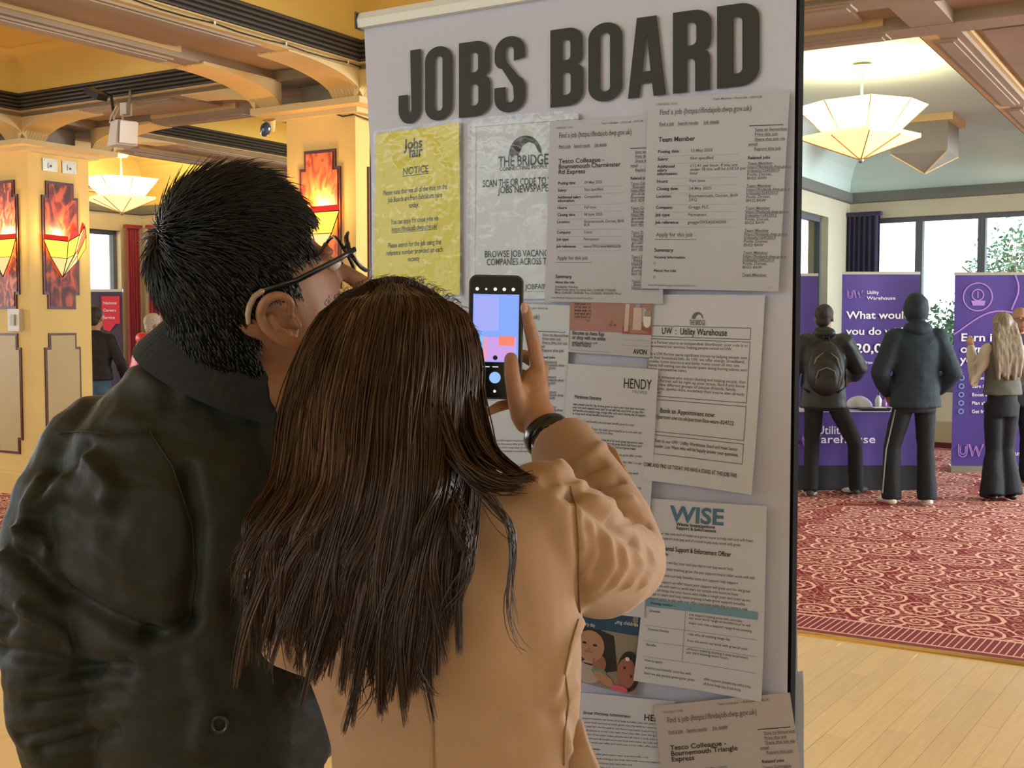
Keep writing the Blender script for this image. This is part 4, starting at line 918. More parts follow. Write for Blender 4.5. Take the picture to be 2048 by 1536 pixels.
t, p = rollup('purple roll-up banner beginning Earn, behind the woman with long blonde hair', 1908, 2100, 12.3, 2.07, .13)
curve_line(p, [(.24 + .15 * math.cos(q), .115 + .15 * math.sin(q) * p.wm / p.hm) for q in [2 * math.pi * i / 28 for i in range(29)]], .006, 'lil')
curve_line(p, [(.24 + .06 * math.cos(q), .105 + .06 * math.sin(q) * p.wm / p.hm) for q in [2 * math.pi * i / 20 for i in range(21)]], .006, 'lil'); p.rect(.235, .085, .245, .12, 'lil'); p.poly([(.17, .135), (.32, .135), (.31, .16), (.19, .16)], 'lil')
curve_line(p, [(.0 + .05 * i, .285 - .006 * i - .045 * math.sin(i * .28 - .6)) for i in range(21)], .007, 'lil'); curve_line(p, [(.62 + .04 * math.sin(i * .3), .0 + .014 * i) for i in range(14)], .007, 'lil')
p.text(.07, .345, .12, 'Earn income', 'wht', bold=.03, fit=.72); p.text(.07, .405, .12, 'own hours, at', 'wht', bold=.03, fit=.78); p.text(.07, .460, .12, 'your pace', 'wht', bold=.03, fit=.55)
for i, s in enumerate(('Great support', 'Earn bonuses', 'Boost income', 'Plan ahead', 'Get free training')):
    yv = .545 + i * .044; p.text(.20, yv, .052, s, 'wht', bold=.02); curve_line(p, [(.09 + .025 * math.cos(q), yv - .008 + .025 * math.sin(q) * p.wm / p.hm) for q in [2 * math.pi * j / 12 for j in range(13)]], .005, 'teal')
uw_logo(p, .06, .885, .16); p.text(.42, .905, .07, 'Utility', 'wht', bold=.02); p.text(.42, .94, .07, 'Warehouse', 'wht', bold=.02); p.done(t, nm)
t, p = rollup('purple roll-up banner partly hidden by the black board edge', 1540, 1633, 12.8, 2.08, 0.0); p.text(.08, .44, .09, 'Save more', 'wht', bold=.03); p.done(t, nm)
# table
TY = 10.95; x0 = at(1500, 640, TY).x; x1 = at(1858, 640, TY).x
t = empty('exhibition_table', Vector(((x0 + x1) / 2, TY + .3, 0)), 'folding table under a fitted purple cloth with a black lower border', 'table')
MB().box(((x0 + x1) / 2, TY + .3, .725), (x1 - x0, .60, .03)).build('tabletop', mat('table_top_lilac', (.55, .52, .66), .4), t)
for sx in (x0 + .05, x1 - .05):
    for sy in (TY + .05, TY + .55): MB().tube([(sx, sy, 0), (sx, sy, .71)], .014, 8).build('leg', steel, t)
cl = empty('table_cloth', Vector(((x0 + x1) / 2, TY, 0)), 'purple stretch cloth lettered Utility Warehouse over the stand table', 'tablecloth'); m = MB(); n = 40; rs = []
loop = [(x0, TY + .6)] + [(x0 + (x1 - x0) * i / n, TY) for i in range(n + 1)] + [(x1, TY + .6)]
for z, e in ((.742, .0), (.70, .012), (.40, .0), (.24, .01)): rs.append([Vector((x + (.01 if i == len(loop) - 1 else -.01 if i == 0 else 0), y - e - (.012 * math.sin(i * .8) * (.74 - z)), z)) for i, (x, y) in enumerate(loop)])
m.rings(rs, cap=False, closed=False).build('cloth_skirt', purple, cl, smooth=True)
m = MB(); rs = []
for z, e in ((.241, .011), (.1, .015), (.01, .035)): rs.append([Vector((x + (.03 * (.24 - z) * 4 if i > len(loop) - 3 else 0), y - e - (.012 * math.sin(i * .8) * (.74 - z)), z)) for i, (x, y) in enumerate(loop)])
m.rings(rs, cap=False, closed=False).build('lower_border', mat('cloth_black_border', (.012, .012, .02), .8), cl, smooth=True)
MB().box(((x0 + x1) / 2, TY + .3, .744), (x1 - x0 + .01, .62, .006)).build('cloth_top', MATS['table_top_lilac'], cl)
pa = at(1586, 825, TY); pg = Page(lambda x, y: Vector((x0 + (x1 - x0) * x, TY - .045, .74 - .74 * y)), x1 - x0, .74)
def tx(px): return (at(px, 900, TY - .04).x - x0) / (x1 - x0)
uw_logo(pg, tx(1560), .26, .10); pg.text(tx(1632), .27, .065, 'Utility', 'wht', bold=.01); pg.text(tx(1610), .385, .065, 'Warehouse', 'wht', bold=.01, fit=tx(1750) - tx(1610)); pg.done(cl, nm)
# prize wheel top, bottle, leaflets on the table
def on_table(px, dy=.25): q = at(px, 800, TY + dy); return Vector((q.x, TY + dy, .748))
c = on_table(1718, .35); t = empty('domed_bowl', c, 'clear domed bowl of prize tickets on the purple table', 'bowl'); clr = mat('clear_plastic', (.85, .85, .88), .1, trans=.0, alpha=.45); m = MB()
m.ell(c, (.13, .13, .125), 20, 10, fn=lambda d, q: Vector((q.x, q.y, max(q.z, 0)))).build('dome', clr, t, smooth=True)
MB().ell(c + Z * .02, (.10, .10, .07), 14, 8, fn=lambda d, q: Vector((q.x, q.y, max(q.z, -.01)))).build('tickets', mat('tickets_beige', (.55, .50, .38), .8, bump=1, bscale=60, var=.6, vscale=60), t); MB().tube([c, c + Z * .012], .135, 20).build('rim', purple, t)
for px, col_, lab, hh in ((1757, (.7, .72, .78), 'clear plastic bottle beside the domed bowl on the purple table', .17), (1768, (.30, .12, .36), 'small purple topped jar near the tall hooded visitor on the table', .12)):
    c = on_table(px, .22); t = empty('bottle', c, lab, 'bottle', 'small bottles on the stand table'); prf = [(.0, .028), (.02, .032), (.55, .032), (.72, .018), (.8, .013)]
    MB().tube([c + Z * (hh * a) for a, _r in prf], [r_ for _a, r_ in prf], 12).build('bottle_body', mat('bottle_' + str(px), col_, .15), t, smooth=True); MB().tube([c + Z * hh * .8, c + Z * hh], .014, 10).build('cap', purple, t)
c = on_table(1748, .12); t = empty('leaflet_tray', c, 'low dark tray holding leaflets at the front of the purple table', 'tray'); MB().box(c + Z * .012, (.26, .14, .024), taper=1.1).build('tray', black_plastic, t); MB().box(c + Z * .027 + Vector((.05, 0, 0)), (.11, .10, .006)).build('leaflets', white_gloss, t)
# far left banner behind the column
_pp = purple; purple = mat('far_banner_purple', (.07, .045, .10), .6)
t, p = rollup('dark purple banner with a red sign seen between the column and the red jacket', 180, 247, 13.6, 1.93, 0.0, group='stands by the far left window'); PM['redp'] = mat('sign_red_print', (.72, .03, .07), .5)
p.rect(.37, .03, .92, .20, 'redp'); p.poly([(.37, .20), (.80, .20), (.60, .25), (.42, .235)], 'redp'); q2 = Page(lambda x, y: p.f(x, y) + Vector((0, -.004, 0)), p.wm, p.hm)
for i, s in enumerate(('National', 'Careers', 'Service')): q2.text(.42, .08 + i * .045, .12, s, 'wht', bold=.02)
p.done(t, {'redp': 'red_sign'}); q2.done(t, nm)
purple = _pp
# ================================================================ OUTSIDE: TREES
leafm = mat('leaf_green', (.10, .22, .10), .7, var=.5, vscale=3); barkm = mat('bark', (.10, .07, .05), .9)
def tree(base, h, r, label, seed):
    rn = random.Random(seed); t = empty('garden_tree', base, label, 'tree', 'trees outside the long window')
    MB().tube([base, base + Z * h * .3 + Vector((.1, 0, 0)), base + Z * h * .62], [.16, .12, .06], 8).build('trunk', barkm, t)
    m = MB()
    for i in range(9):
        a = rn.random() * 6.28; m.tube([base + Z * h * (.3 + .04 * i), base + Z * h * (.5 + .04 * i) + Vector((math.cos(a), math.sin(a), 0)) * r * .6], [.05, .015], 5)
    tag(m.build('branches', barkm, t), kind='stuff'); m = MB(); vs = []; fs = []
    cl_ = [(base + Vector((rn.gauss(0, r * .42), rn.gauss(0, r * .35), h * (.62 + rn.gauss(0, .14)))), r * rn.uniform(.25, .5)) for _ in range(34)]
    for c_, rr_ in cl_:
        for _ in range(230):
            d = Vector((rn.gauss(0, 1), rn.gauss(0, 1), rn.gauss(0, 1))).normalized() * rr_ * rn.uniform(.5, 1.05); p_ = c_ + d; s = rn.uniform(.035, .075)
            a = Vector((rn.gauss(0, 1), rn.gauss(0, 1), rn.gauss(0, 1))).normalized() * s; b_ = a.cross(Vector((rn.gauss(0, 1), rn.gauss(0, 1), rn.gauss(0, 1)))).normalized() * s * .5
            i = len(vs); vs += [p_ - a, p_ + b_, p_ + a, p_ - b_]; fs.append((i, i + 1, i + 2, i + 3))
    m.add(vs, fs); tag(m.build('foliage', leafm, t), kind='stuff')
def outside(px, y): q = at(px, 640, y); return Vector((q.x, y, -1.2))
tree(outside(2040, 24), 4.6 + .4, 1.9, 'tall leafy tree beyond the right pane of the long window', 5)
tree(outside(1905, 21.5), 2.9 + .2, 1.25, 'lower bushy tree outside between the two purple banners', 9)
gr_ = MB().box((10, 30, -1.25), (60, 40, .1)).build('ground', mat('lawn', (.10, .16, .06), .9), None, loc=(10, 30, -1.25)); tag(gr_, kind='structure')
bt = empty('distant_building', at(1790, 560, 60), 'pale building faintly seen through the left pane of the long window', 'building'); c = at(1794, 560, 60); MB().box((c.x, 60, 1.0), (2.2, 3, 6.2)).build('walls', mat('far_building', (.55, .62, .66), .8), bt)
for k in range(3): MB().box((c.x - .6 + .6 * k, 58.48, 2.6), (.3, .06, 1.0)).build('window', frame_dark, bt)
# ================================================================ PEOPLE IN THE ROOM
def head_mb(c, rot, s=1.0, ears=True):
    """head with brow, nose, jaw and ears; local x right, y forward, z up"""
    c = Vector(c); m = MB()
    def T(x, y, z): return c + rot @ (Vector((x, y, z)) * s)
    def shape(d, q):
        k = 1.0
        if d.z < 0: k = 1 - .22 * (-d.z) ** 1.2
        return Vector((q.x * k, q.y * (k if d.y < 0 else 1 - .05 * (-d.z if d.z < 0 else 0)), q.z))
    m.ell(c + rot @ Vector((0, -.006, .02)) * s, (.076 * s, .097 * s, .105 * s), 22, 14, rot, fn=shape)
    m.ell(T(0, .030, -.055), (.050 * s, .058 * s, .062 * s), 16, 10, rot)          # jaw
    m.ell(T(0, .078, -.092), (.022 * s, .016 * s, .018 * s), 10, 6, rot)           # chin
    m.tube([T(0, .088, .022), T(0, .108, -.012), T(0, .116, -.030)], [.009 * s, .011 * s, .013 * s], 8, round_ends=True)   # nose
    m.ell(T(0, .092, -.060), (.024 * s, .012 * s, .010 * s), 10, 6, rot)           # lips
    m.ell(T(-.030, .082, .034), (.026 * s, .012 * s, .008 * s), 10, 6, rot); m.ell(T(.030, .082, .034), (.026 * s, .012 * s, .008 * s), 10, 6, rot)
    if ears:
        for sx in (-1, 1): m.ell(T(sx * .080, -.008, -.006), (.008 * s, .018 * s, .032 * s), 10, 8, rot @ Matrix.Rotation(.25 * sx, 3, 'Z'))
    return m, T
def cloth_folds(mb, amp, sc, seed, stretch=(1, 1, 1)):
    o = Vector((seed * 3.1, seed * 7.7, seed))
    def f(v, n):
        p = Vector((v.x * sc * stretch[0], v.y * sc * stretch[1], v.z * sc * stretch[2])) + o
        a = noise.noise(p); b_ = noise.noise(p * 2.1 + Vector((5, 5, 5)))
        return amp * ((1 - abs(a) * 2.2) * .6 + b_ * .5)
    return displace(mb, f)
eye_w = mat('eye_white', (.7, .68, .64), .3); eye_d = mat('eye_dark', (.03, .015, .01), .2)
def person(label, X, Y, h, face, sk, top, bottom, hair_m, elbows, hands, feet=((-.10, 0), (.11, .02)), knees=None, hem=.83, sh_w=.205, shoe=None, build_=1.0, hair='short', flare=0.0, head_turn=0.0, lean=0.0, puffy=0.0, hood=None, sleeve=None, gl=False, vest=None, voxel=.013, tz=None):
    k = h / 1.75; f = Vector((math.sin(face), math.cos(face), 0)); r = Vector((math.cos(face), -math.sin(face), 0))
    root = empty('person', Vector((X, Y, 0)), label, 'person')
    O = Vector((X, Y, 0)); FZ = .012
    def P(x, y, z): 
        y2 = y + lean * max(0, z - .9); return O + r * (x * k) + f * (y2 * k) + Z * (z * k + FZ)
    hr = Matrix.Rotation(-(face + head_turn), 3, 'Z')
    hm, T = head_mb(P(0, .03, 1.615), hr, k)
    S = [P(-sh_w * .76, 0, 1.39), P(sh_w * .76, 0, 1.39)]; E = [P(*e) for e in elbows]; H = [P(*e) for e in hands]; HP = [P(-.08, 0, .90), P(.08, 0, .90)]
    F = [P(a, b_, .08) for a, b_ in feet]; K = [P(*q) for q in knees] if knees else [P(feet[0][0] * .95, .04, .48), P(feet[1][0] * .95, .04, .48)]
    # the body, one continuous skin
    hm.tube([P(0, .0, 1.40), P(0, .015, 1.56)], [.058 * k, .052 * k], 12, round_ends=True)
    hm.ell(P(0, 0, 1.28), (.13 * k * build_, .09 * k, .20 * k), 16, 10, hr); hm.ell(P(0, 0, 1.02), (.12 * k * build_, .085 * k, .18 * k), 16, 10, hr)
    for i in (0, 1):
        hm.tube([S[i], E[i], H[i]], [.040 * k, .029 * k, .025 * k], 10, round_ends=True)
        hm.tube([HP[i], K[i], F[i]], [.062 * k, .045 * k, .034 * k], 10, round_ends=True)
        d = (H[i] - E[i]).normalized(); pal = H[i] + d * .045 * k
        hm.ell(pal, (.036 * k, .018 * k, .045 * k), 10, 8, d.to_track_quat('Z', 'Y').to_matrix())
        sd = d.cross(Vector((0, 1, 0)) if abs(d.y) < .8 else Vector((1, 0, 0))).normalized()
        for q in range(4):
            b0_ = pal + d * .03 * k + sd * (.024 - .016 * q) * k; L_ = (.062, .07, .066, .052)[q] * k; e1 = b0_ + d * L_ * .55; hm.tube([b0_, e1, e1 + (d * .8 + d.cross(sd) * .5) * L_ * .5], [.0085 * k, .008 * k, .0065 * k], 6, round_ends=True)
        tb = pal + sd * .03 * k * (1 if i else -1) * -1; hm.tube([H[i] + d * .02 * k, tb + d * .01 * k, tb + d * .045 * k + sd * .012 * k * (-1 if i else 1)], [.012 * k, .010 * k, .008 * k], 6, round_ends=True)
    bo = blob(hm, .0075 * k, 3).build('body', sk, root, smooth=True)
    for sx in (-1, 1):
        MB().ell(T(sx * .030, .084, .018), (.011 * k, .009 * k, .006 * k), 8, 6, hr).build('eye', eye_w, bo)
    # top garment
    j = MB(); b_ = build_
    sect = [(hem, .190 * b_, .132), (hem + .12, .178 * b_, .122), (1.10, .165 * b_, .115), (1.25, .185 * b_, .122), (1.36, .19 * b_, .115), (1.44, .135 * b_, .09), (1.485, .075, .07)]
    rs = [[P(rx * math.cos(a), -.01 + ry * math.sin(a), z) for a in [2 * math.pi * i / 22 for i in range(22)]] for z, rx, ry in sect]
    j.rings(rs)
    slm = MB() if sleeve else j
    for i in (0, 1):
        slm.tube([S[i], S[i].lerp(E[i], .5), E[i], E[i].lerp(H[i], .55), H[i]], [(.068 + puffy) * k, (.064 + puffy) * k, (.058 + puffy) * k, (.050 + puffy) * k, .042 * k], 12, round_ends=True)
    for i in (0, 1): j.tube([P(0, -.01, 1.43), S[i]], [.060 * k, (.062 + puffy * .5) * k], 12, round_ends=True)
    if hood == 'down': j.ell(P(0, -.075, 1.485), (.105 * k, .065 * k, .06 * k), 14, 8, hr)
    o = cloth_folds(blob(j, voxel * k, 3), .006, 7, X, (1, 1, 1.6)).build('jacket' if not vest else 'vest', top, root, smooth=True)
    if sleeve: cloth_folds(blob(slm, voxel * k, 3), .006, 9, X + 2).build('blouse_sleeves', sleeve, root, smooth=True)
    if hood == 'up':
        hd = MB(); hd.ell(T(0, -.012, .025), (.102 * k, .120 * k, .135 * k), 18, 12, hr); hd.ell(P(0, -.045, 1.47), (.12 * k, .09 * k, .07 * k), 16, 8, hr)
        cloth_folds(blob(hd, .011, 3), .005, 10, X).build('hood', top, root, smooth=True)
    # trousers
    t_ = MB(); rs = [[P(rx * math.cos(a), -.01 + ry * math.sin(a), z) for a in [2 * math.pi * i / 22 for i in range(22)]] for z, rx, ry in ((.78, .150 * b_, .105), (.88, .152 * b_, .106), (min(1.0, hem + .07), .145 * b_, .10))]
    t_.rings(rs)
    for i in (0, 1):
        ft = F[i] - Z * (F[i].z - .035 - FZ); t_.tube([HP[i], HP[i].lerp(K[i], .5), K[i], K[i].lerp(ft, .5), ft + Z * .01], [.084 * k, .082 * k, (.068 + flare * .1) * k, (.066 + flare * .6) * k, (.066 + flare) * k], 14)
    cloth_folds(blob(t_, voxel * k, 3), .005, 6, X + 4).build('trousers', bottom, root, smooth=True)
    # shoes
    for i in (0, 1):
        a, c = feet[i]; m = MB(); A = P(a, c - .06, .03); B_ = P(a * 1.25, c + .14, .03)
        m.tube([P(a, c - .05, .035), P(a, c + .05, .04), P(a * 1.25, c + .15, .032)], [.036 * k, .042 * k, .034 * k], 12, round_ends=True, flat=(r, .8)); bb = blob(m, .009, 2); bb.v[:, 2] = np.maximum(bb.v[:, 2], .0115)
        so = bb.build('shoe', shoe or black_plastic, root, smooth=True)
    # hair
    if hair:
        hb = MB()
        if hair == 'short': hb.ell(T(0, -.022, .042), (.083 * k, .094 * k, .092 * k), 20, 12, hr); hb.ell(T(0, -.055, -.015), (.066 * k, .05 * k, .07 * k), 14, 10, hr)
        if hair == 'fringe': hb.ell(T(0, -.022, .042), (.083 * k, .094 * k, .092 * k), 20, 12, hr)
        if hair == 'long':
            hb.ell(T(0, -.012, .030), (.090 * k, .103 * k, .108 * k), 20, 12, hr)
            for q in range(-4, 5):
                hb.tube([T(.018 * q, -.060, .02), T(.024 * q, -.115, -.12), T(.027 * q, -.165, -.28), T(.024 * q + .008 * (q % 2), -.165, -.42 - .03 * (q % 3))], [.035 * k, .038 * k, .034 * k, .018 * k], 8, round_ends=True)
        o = cloth_folds(blob(hb, .009, 2), .004, 26, X, (1, 1, .3)).build('hair', hair_m, root, smooth=True)
    if gl:
        m = MB()
        for sx in (-1, 1):
            m.tube([T(sx * .032 + .020 * math.cos(a), .103, .016 + .015 * math.sin(a)) for a in [2 * math.pi * i / 14 for i in range(15)]], .0022, 5); m.tube([T(sx * .054, .100, .02), T(sx * .082, .0, .012)], .0022, 5)
        m.tube([T(-.012, .106, .02), T(.012, .106, .02)], .002, 5); m.build('spectacles', black_plastic, root)
    return root, P, T, hr, k
navy_j = mat('jacket_dark_teal', (.006, .020, .034), .75, bump=.2, bscale=80); puffer = mat('puffer_black_green', (.011, .016, .019), .5); blk_tr = mat('trousers_black', (.004, .007, .014), .8); cream_sl = mat('cream_blouse', (.50, .44, .36), .7); vest_m = mat('grey_green_knit', (.12, .13, .11), .9, bump=.5, bscale=150)
blonde = mat('blonde_hair', (.29, .23, .16), .5, var=.55, vscale=60, stretch=(1, 1, .08)); brown_s = mat('short_brown_hair', (.022, .016, .012), .6, bump=.4, bscale=150); grey_h = mat('white_grey_hair', (.55, .52, .46), .7, bump=.6, bscale=160, var=.4, vscale=80); red_j = mat('red_rain_jacket', (.62, .025, .035), .5); white_shoe = mat('white_clog', (.66, .64, .58), .5)
def fx(px, y): return at(px, 700, y).x
# tall hooded visitor
r2, P2_, T2, h2, k2 = person('tall visitor with hood up, dark teal jacket and striped track trousers at purple table', fx(1832, 10.05), 10.05, 1.80, .05, skin_dark, navy_j, blk_tr, brown_s, ((-.30, -.03, 1.10), (.30, -.03, 1.10)), ((-.20, .12, .93), (.20, .12, .93)), feet=((-.18, 0), (.11, -.02)), shoe=white_shoe, hood='up', flare=.014, hem=.82, puffy=.022, sh_w=.225, build_=1.12, hair=None)
m = MB(); st_m = mat('track_stripe_grey', (.30, .33, .38), .7)
m.tube([P2_(-.170, -.04, .80), P2_(-.205, -.03, .62), P2_(-.236, -.02, .46), P2_(-.262, -.03, .10)], .006, 6); m.build('side_stripe', st_m, r2)
# backpack wearer
r1, P1_, T1, h1, k1 = person('visitor in black puffer jacket with a backpack standing at the purple table, walking pose', fx(1648, 10.6), 10.6, 1.735, .28, skin, puffer, mat('jeans_black', (.006, .008, .012), .85), brown_s, ((-.29, .02, 1.14), (.30, .08, 1.16)), ((-.30, .16, .90), (.24, .26, 1.06)), feet=((-.10, -.10), (.30, .12)), shoe=mat('shoe_olive_black', (.04, .045, .035), .7), hood='down', hem=.80, puffy=.030, sh_w=.22, build_=1.12, hair='short', head_turn=.25, lean=.06)
for i in range(2): MB().ell(P1_((-.10, .23)[i], (-.02, .26)[i], .022), (.06, .14, .012), 12, 6, Matrix.Rotation(-.28, 3, 'Z')).build('pale_sole', white_shoe, r1, smooth=True)
m = MB()
bk = empty('backpack', P1_(.02, -.22, 1.0), 'black and grey backpack with looped pocket seams worn over the puffer jacket', 'backpack')
def bp_sh(d, q): return Vector((q.x * (1 - .12 * d.z), q.y * (1.0 - .25 * d.z), q.z))
bmt = mat('backpack_black', (.014, .014, .013), .55, bump=.2, bscale=60); bmg = mat('backpack_grey', (.16, .15, .13), .5)
rm = Matrix.Rotation(-.28, 3, 'Z')
b1 = MB(); b1.ell(P1_(.02, -.17, 1.17), (.165, .085, .25), 20, 14, rm, fn=bp_sh); b1.ell(P1_(.02, -.21, 1.10), (.13, .085, .16), 16, 10, rm); blob(b1, .011, 2).build('main_bag', bmt, bk, smooth=True)
b1 = MB(); b1.ell(P1_(.03, -.255, 1.06), (.10, .045, .11), 16, 10, rm, fn=bp_sh); b1.build('front_pocket', bmt, bk, smooth=True)
for sx in (-1, 1): MB().tube([P1_(.03 + sx * .10, -.225, 1.0), P1_(.03 + sx * .125, -.22, 1.12), P1_(.03 + sx * .09, -.235, 1.26), P1_(.03 + sx * .03, -.24, 1.31)], [.008, .011, .009, .004], 8).build('grey_piping', bmg, bk)
MB().tube([P1_(-.06, -.285, 1.08), P1_(-.04, -.295, 1.15), P1_(.03, -.30, 1.18), P1_(.10, -.295, 1.15), P1_(.12, -.285, 1.08)], .007, 7).build('pocket_zip', bmg, bk)
MB().tube([P1_(0, -.13, 1.40), P1_(.0, -.17, 1.45), P1_(.04, -.17, 1.45), P1_(.05, -.13, 1.40)], .009, 7).build('grab_loop', bmt, bk)
for sx in (-1, 1): MB().tube([P1_(sx * .10, -.10, 1.37), P1_(sx * .120, .01, 1.470), P1_(sx * .135, .14, 1.40), P1_(sx * .17, .15, 1.2), P1_(sx * .19, -.02, 1.0), P1_(sx * .13, -.12, .95)], .016, 8, flat=(U, .5)).build('shoulder_strap', bmt, bk)
# woman with long blonde hair
person('woman with long wavy blonde hair, cream sleeves, grey knitted vest and flared black trousers', fx(2006, 10.35), 10.35, 1.66, -.02, skin, vest_m, blk_tr, blonde, ((-.265, -.02, 1.10), (.265, .0, 1.12)), ((-.215, .20, 1.40), (.20, .22, 1.10)), feet=((-.10, -.06), (.085, -.04)), flare=.045, hem=.98, sleeve=cream_sl, vest=True, hair='long', sh_w=.19, build_=.93, knees=((-.055, .03, .46), (.07, .05, .47)))
# bald man with glasses
person('bald man with glasses facing the blonde woman, mostly hidden behind her', fx(2036, 11.3), 11.3, 1.72, math.pi, skin, mat('shirt_dark_blue', (.02, .02, .05), .8), blk_tr, brown_s, ((-.27, .0, 1.12), (.27, .0, 1.12)), ((-.24, .15, .92), (.24, .15, .92)), hair=None, gl=True, hem=.9)
# left: black jacket visitor and the white haired man
person('visitor in a plain black jacket half hidden behind the pale column', fx(190, 12.6), 12.6, 1.74, .2, skin, mat('jacket_black_soft', (.007, .007, .010), .7), mat('jeans_blue', (.06, .13, .22), .8, var=.5, vscale=9), brown_s, ((-.28, .0, 1.14), (.30, .0, 1.14)), ((-.28, .12, .90), (.28, .15, .92)), hem=.95, sh_w=.23, build_=1.12)
person('white haired man with glasses in a bright red jacket by the burgundy curtain', fx(274, 11.6), 11.6, 1.66, 1.05, skin, red_j, mat('trousers_navy', (.02, .025, .05), .8), grey_h, ((-.29, .02, 1.12), (.29, .06, 1.12)), ((-.24, .2, .95), (.24, .22, .98)), hair='short', hood='down', gl=True, puffy=.02, hem=.85, sh_w=.22, build_=1.15, lean=.22)
# ================================================================ THE TWO PEOPLE AT THE BOARD
from mathutils.bvhtree import BVHTree
def bvh(mb): return BVHTree.FromPolygons([tuple(v) for v in mb.v], mb.f)
def hit(tree, px, py):
    d = ray(px, py).normalized(); h = tree.ray_cast(EYE, d)
    return h[0]
def hits(tree, pts): return [q for q in (hit(tree, *p) for p in dense(pts)) if q is not None]
def dense(pts, n=5):
    out = []
    for a, b_ in zip(pts[:-1], pts[1:]): out += [(a[0] + (b_[0] - a[0]) * i / n, a[1] + (b_[1] - a[1]) * i / n) for i in range(n)]
    return out + [pts[-1]]
def folds(mb, lines):
    """raise (+) or sink (-) soft folds along lines on the cloth: (points, height, width)"""
    tr = bvh(mb); v = mb.v; d = np.zeros(len(v))
    for pts, h, w in lines:
        P3 = hits(tr, pts)
        if len(P3) < 2: continue
        A = np.array([tuple(p) for p in P3]); best = np.full(len(v), 9.0)
        lo, hi = A.min(0) - 3 * w, A.max(0) + 3 * w; sel = np.all((v > lo) & (v < hi), axis=1); vs = v[sel]
        if not len(vs): continue
        bs = np.full(len(vs), 9.0)
        for a, b_ in zip(A[:-1], A[1:]):
            ab = b_ - a; L = ab @ ab + 1e-12; t = np.clip(((vs - a) @ ab) / L, 0, 1); q = np.linalg.norm(vs - (a + t[:, None] * ab), axis=1); bs = np.minimum(bs, q)
        d[sel] += h * np.exp(-(bs / w) ** 2)
    mb.v = v + mb.n * d[:, None]; return mb
def seam(mb_tree, pts, r, name, m_, parent, off=.0006):
    P3 = hits(mb_tree, pts)
    if len(P3) > 1: return MB().tube([p - ray(1024, 768) * off for p in P3], r, 6).build(name, m_, parent, smooth=True)
def strands(N, pts, rad, nside=3):
    """pts (N,K,3), rad (N,K) -> one mesh of thin hairs"""
    N, K, _ = pts.shape; t = np.gradient(pts, axis=1); t /= np.linalg.norm(t, axis=2, keepdims=True) + 1e-9
    ref = np.array([.3, .9, .1]); x = np.cross(t, ref); x /= np.linalg.norm(x, axis=2, keepdims=True) + 1e-9; y = np.cross(t, x)
    ring = [pts + (x * math.cos(2 * math.pi * j / nside) + y * math.sin(2 * math.pi * j / nside)) * rad[:, :, None] for j in range(nside)]
    V3 = np.stack(ring, axis=2).reshape(-1, 3)
    base = (np.arange(N)[:, None] * K + np.arange(K - 1)[None, :]) * nside; F = []
    for j in range(nside):
        k = (j + 1) % nside; F.append(np.stack([base + j, base + k, base + nside + k, base + nside + j], axis=2).reshape(-1, 4))
    return V3, np.concatenate(F)
def hair_object(name, pts, rad, m_, parent, rnd=None):
    N, K, _ = pts.shape; V3, F = strands(N, pts, rad); off = np.array(wloc(parent)); V3 = V3 - off
    me = bpy.data.meshes.new(name); me.vertices.add(len(V3)); me.vertices.foreach_set('co', V3.astype(np.float32).ravel())
    me.loops.add(F.size); me.loops.foreach_set('vertex_index', F.astype(np.int32).ravel()); me.polygons.add(len(F)); me.polygons.foreach_set('loop_start', np.arange(0, F.size, 4, dtype=np.int32)); me.polygons.foreach_set('use_smooth', np.ones(len(F), dtype=bool))
    me.update(calc_edges=True); me.materials.append(m_)
    at_ = me.attributes.new('rnd', 'FLOAT', 'POINT'); r_ = rnd if rnd is not None else np.random.rand(N); at_.data.foreach_set('value', np.repeat(r_, K * 3).astype(np.float32))
    o = bpy.data.objects.new(name, me); COL.objects.link(o); o.parent = parent; o['kind'] = 'stuff'; return o
def hair_mat(name, cols, rough=.38, spec=.5):
    m = bpy.data.materials.new(name); m.use_nodes = True; nt = m.node_tree; b = nt.nodes['Principled BSDF']; a = nt.nodes.new('ShaderNodeAttribute'); a.attribute_name = 'rnd'
    r = nt.nodes.new('ShaderNodeValToRGB'); r.color_ramp.elements[0].color = (*cols[0][1], 1); r.color_ramp.elements[0].position = cols[0][0]; r.color_ramp.elements[1].color = (*cols[-1][1], 1); r.color_ramp.elements[1].position = cols[-1][0]
    for p, c in cols[1:-1]: e = r.color_ramp.elements.new(p); e.color = (*c, 1)
    nt.links.new(a.outputs['Fac'], r.inputs[0]); nt.links.new(r.outputs[0], b.inputs['Base Color']); b.inputs['Roughness'].default_value = rough; b.inputs['Specular IOR Level'].default_value = spec; return m
def crom(P, n):
    """Catmull-Rom through control points (N,C,3) -> (N,n,3)"""
    N, C, _ = P.shape; E = np.concatenate([2 * P[:, :1] - P[:, 1:2], P, 2 * P[:, -1:] - P[:, -2:-1]], axis=1); out = []
    for u in np.linspace(0, C - 1 - 1e-6, n):
        i = int(u); t = u - i; p0, p1, p2, p3 = E[:, i], E[:, i + 1], E[:, i + 2], E[:, i + 3]
        out.append(.5 * (2 * p1 + (p2 - p0) * t + (2 * p0 - 5 * p1 + 4 * p2 - p3) * t * t + (3 * p1 - p0 - 3 * p2 + p3) * t ** 3))
    return np.stack(out, axis=1)
def px2w(px, py, z):
    """arrays of picture positions at depth z -> world"""
    fx_ = (px - CX) / FPX; fy = (CY - py) / FPX; cp, sp = math.cos(PITCH), math.sin(PITCH)
    dx, dy, dz = fx_, cp + fy * sp, -sp + fy * cp; k = z / dy
    return np.stack([dx * k, dy * k, 1.6 + dz * k], axis=-1)
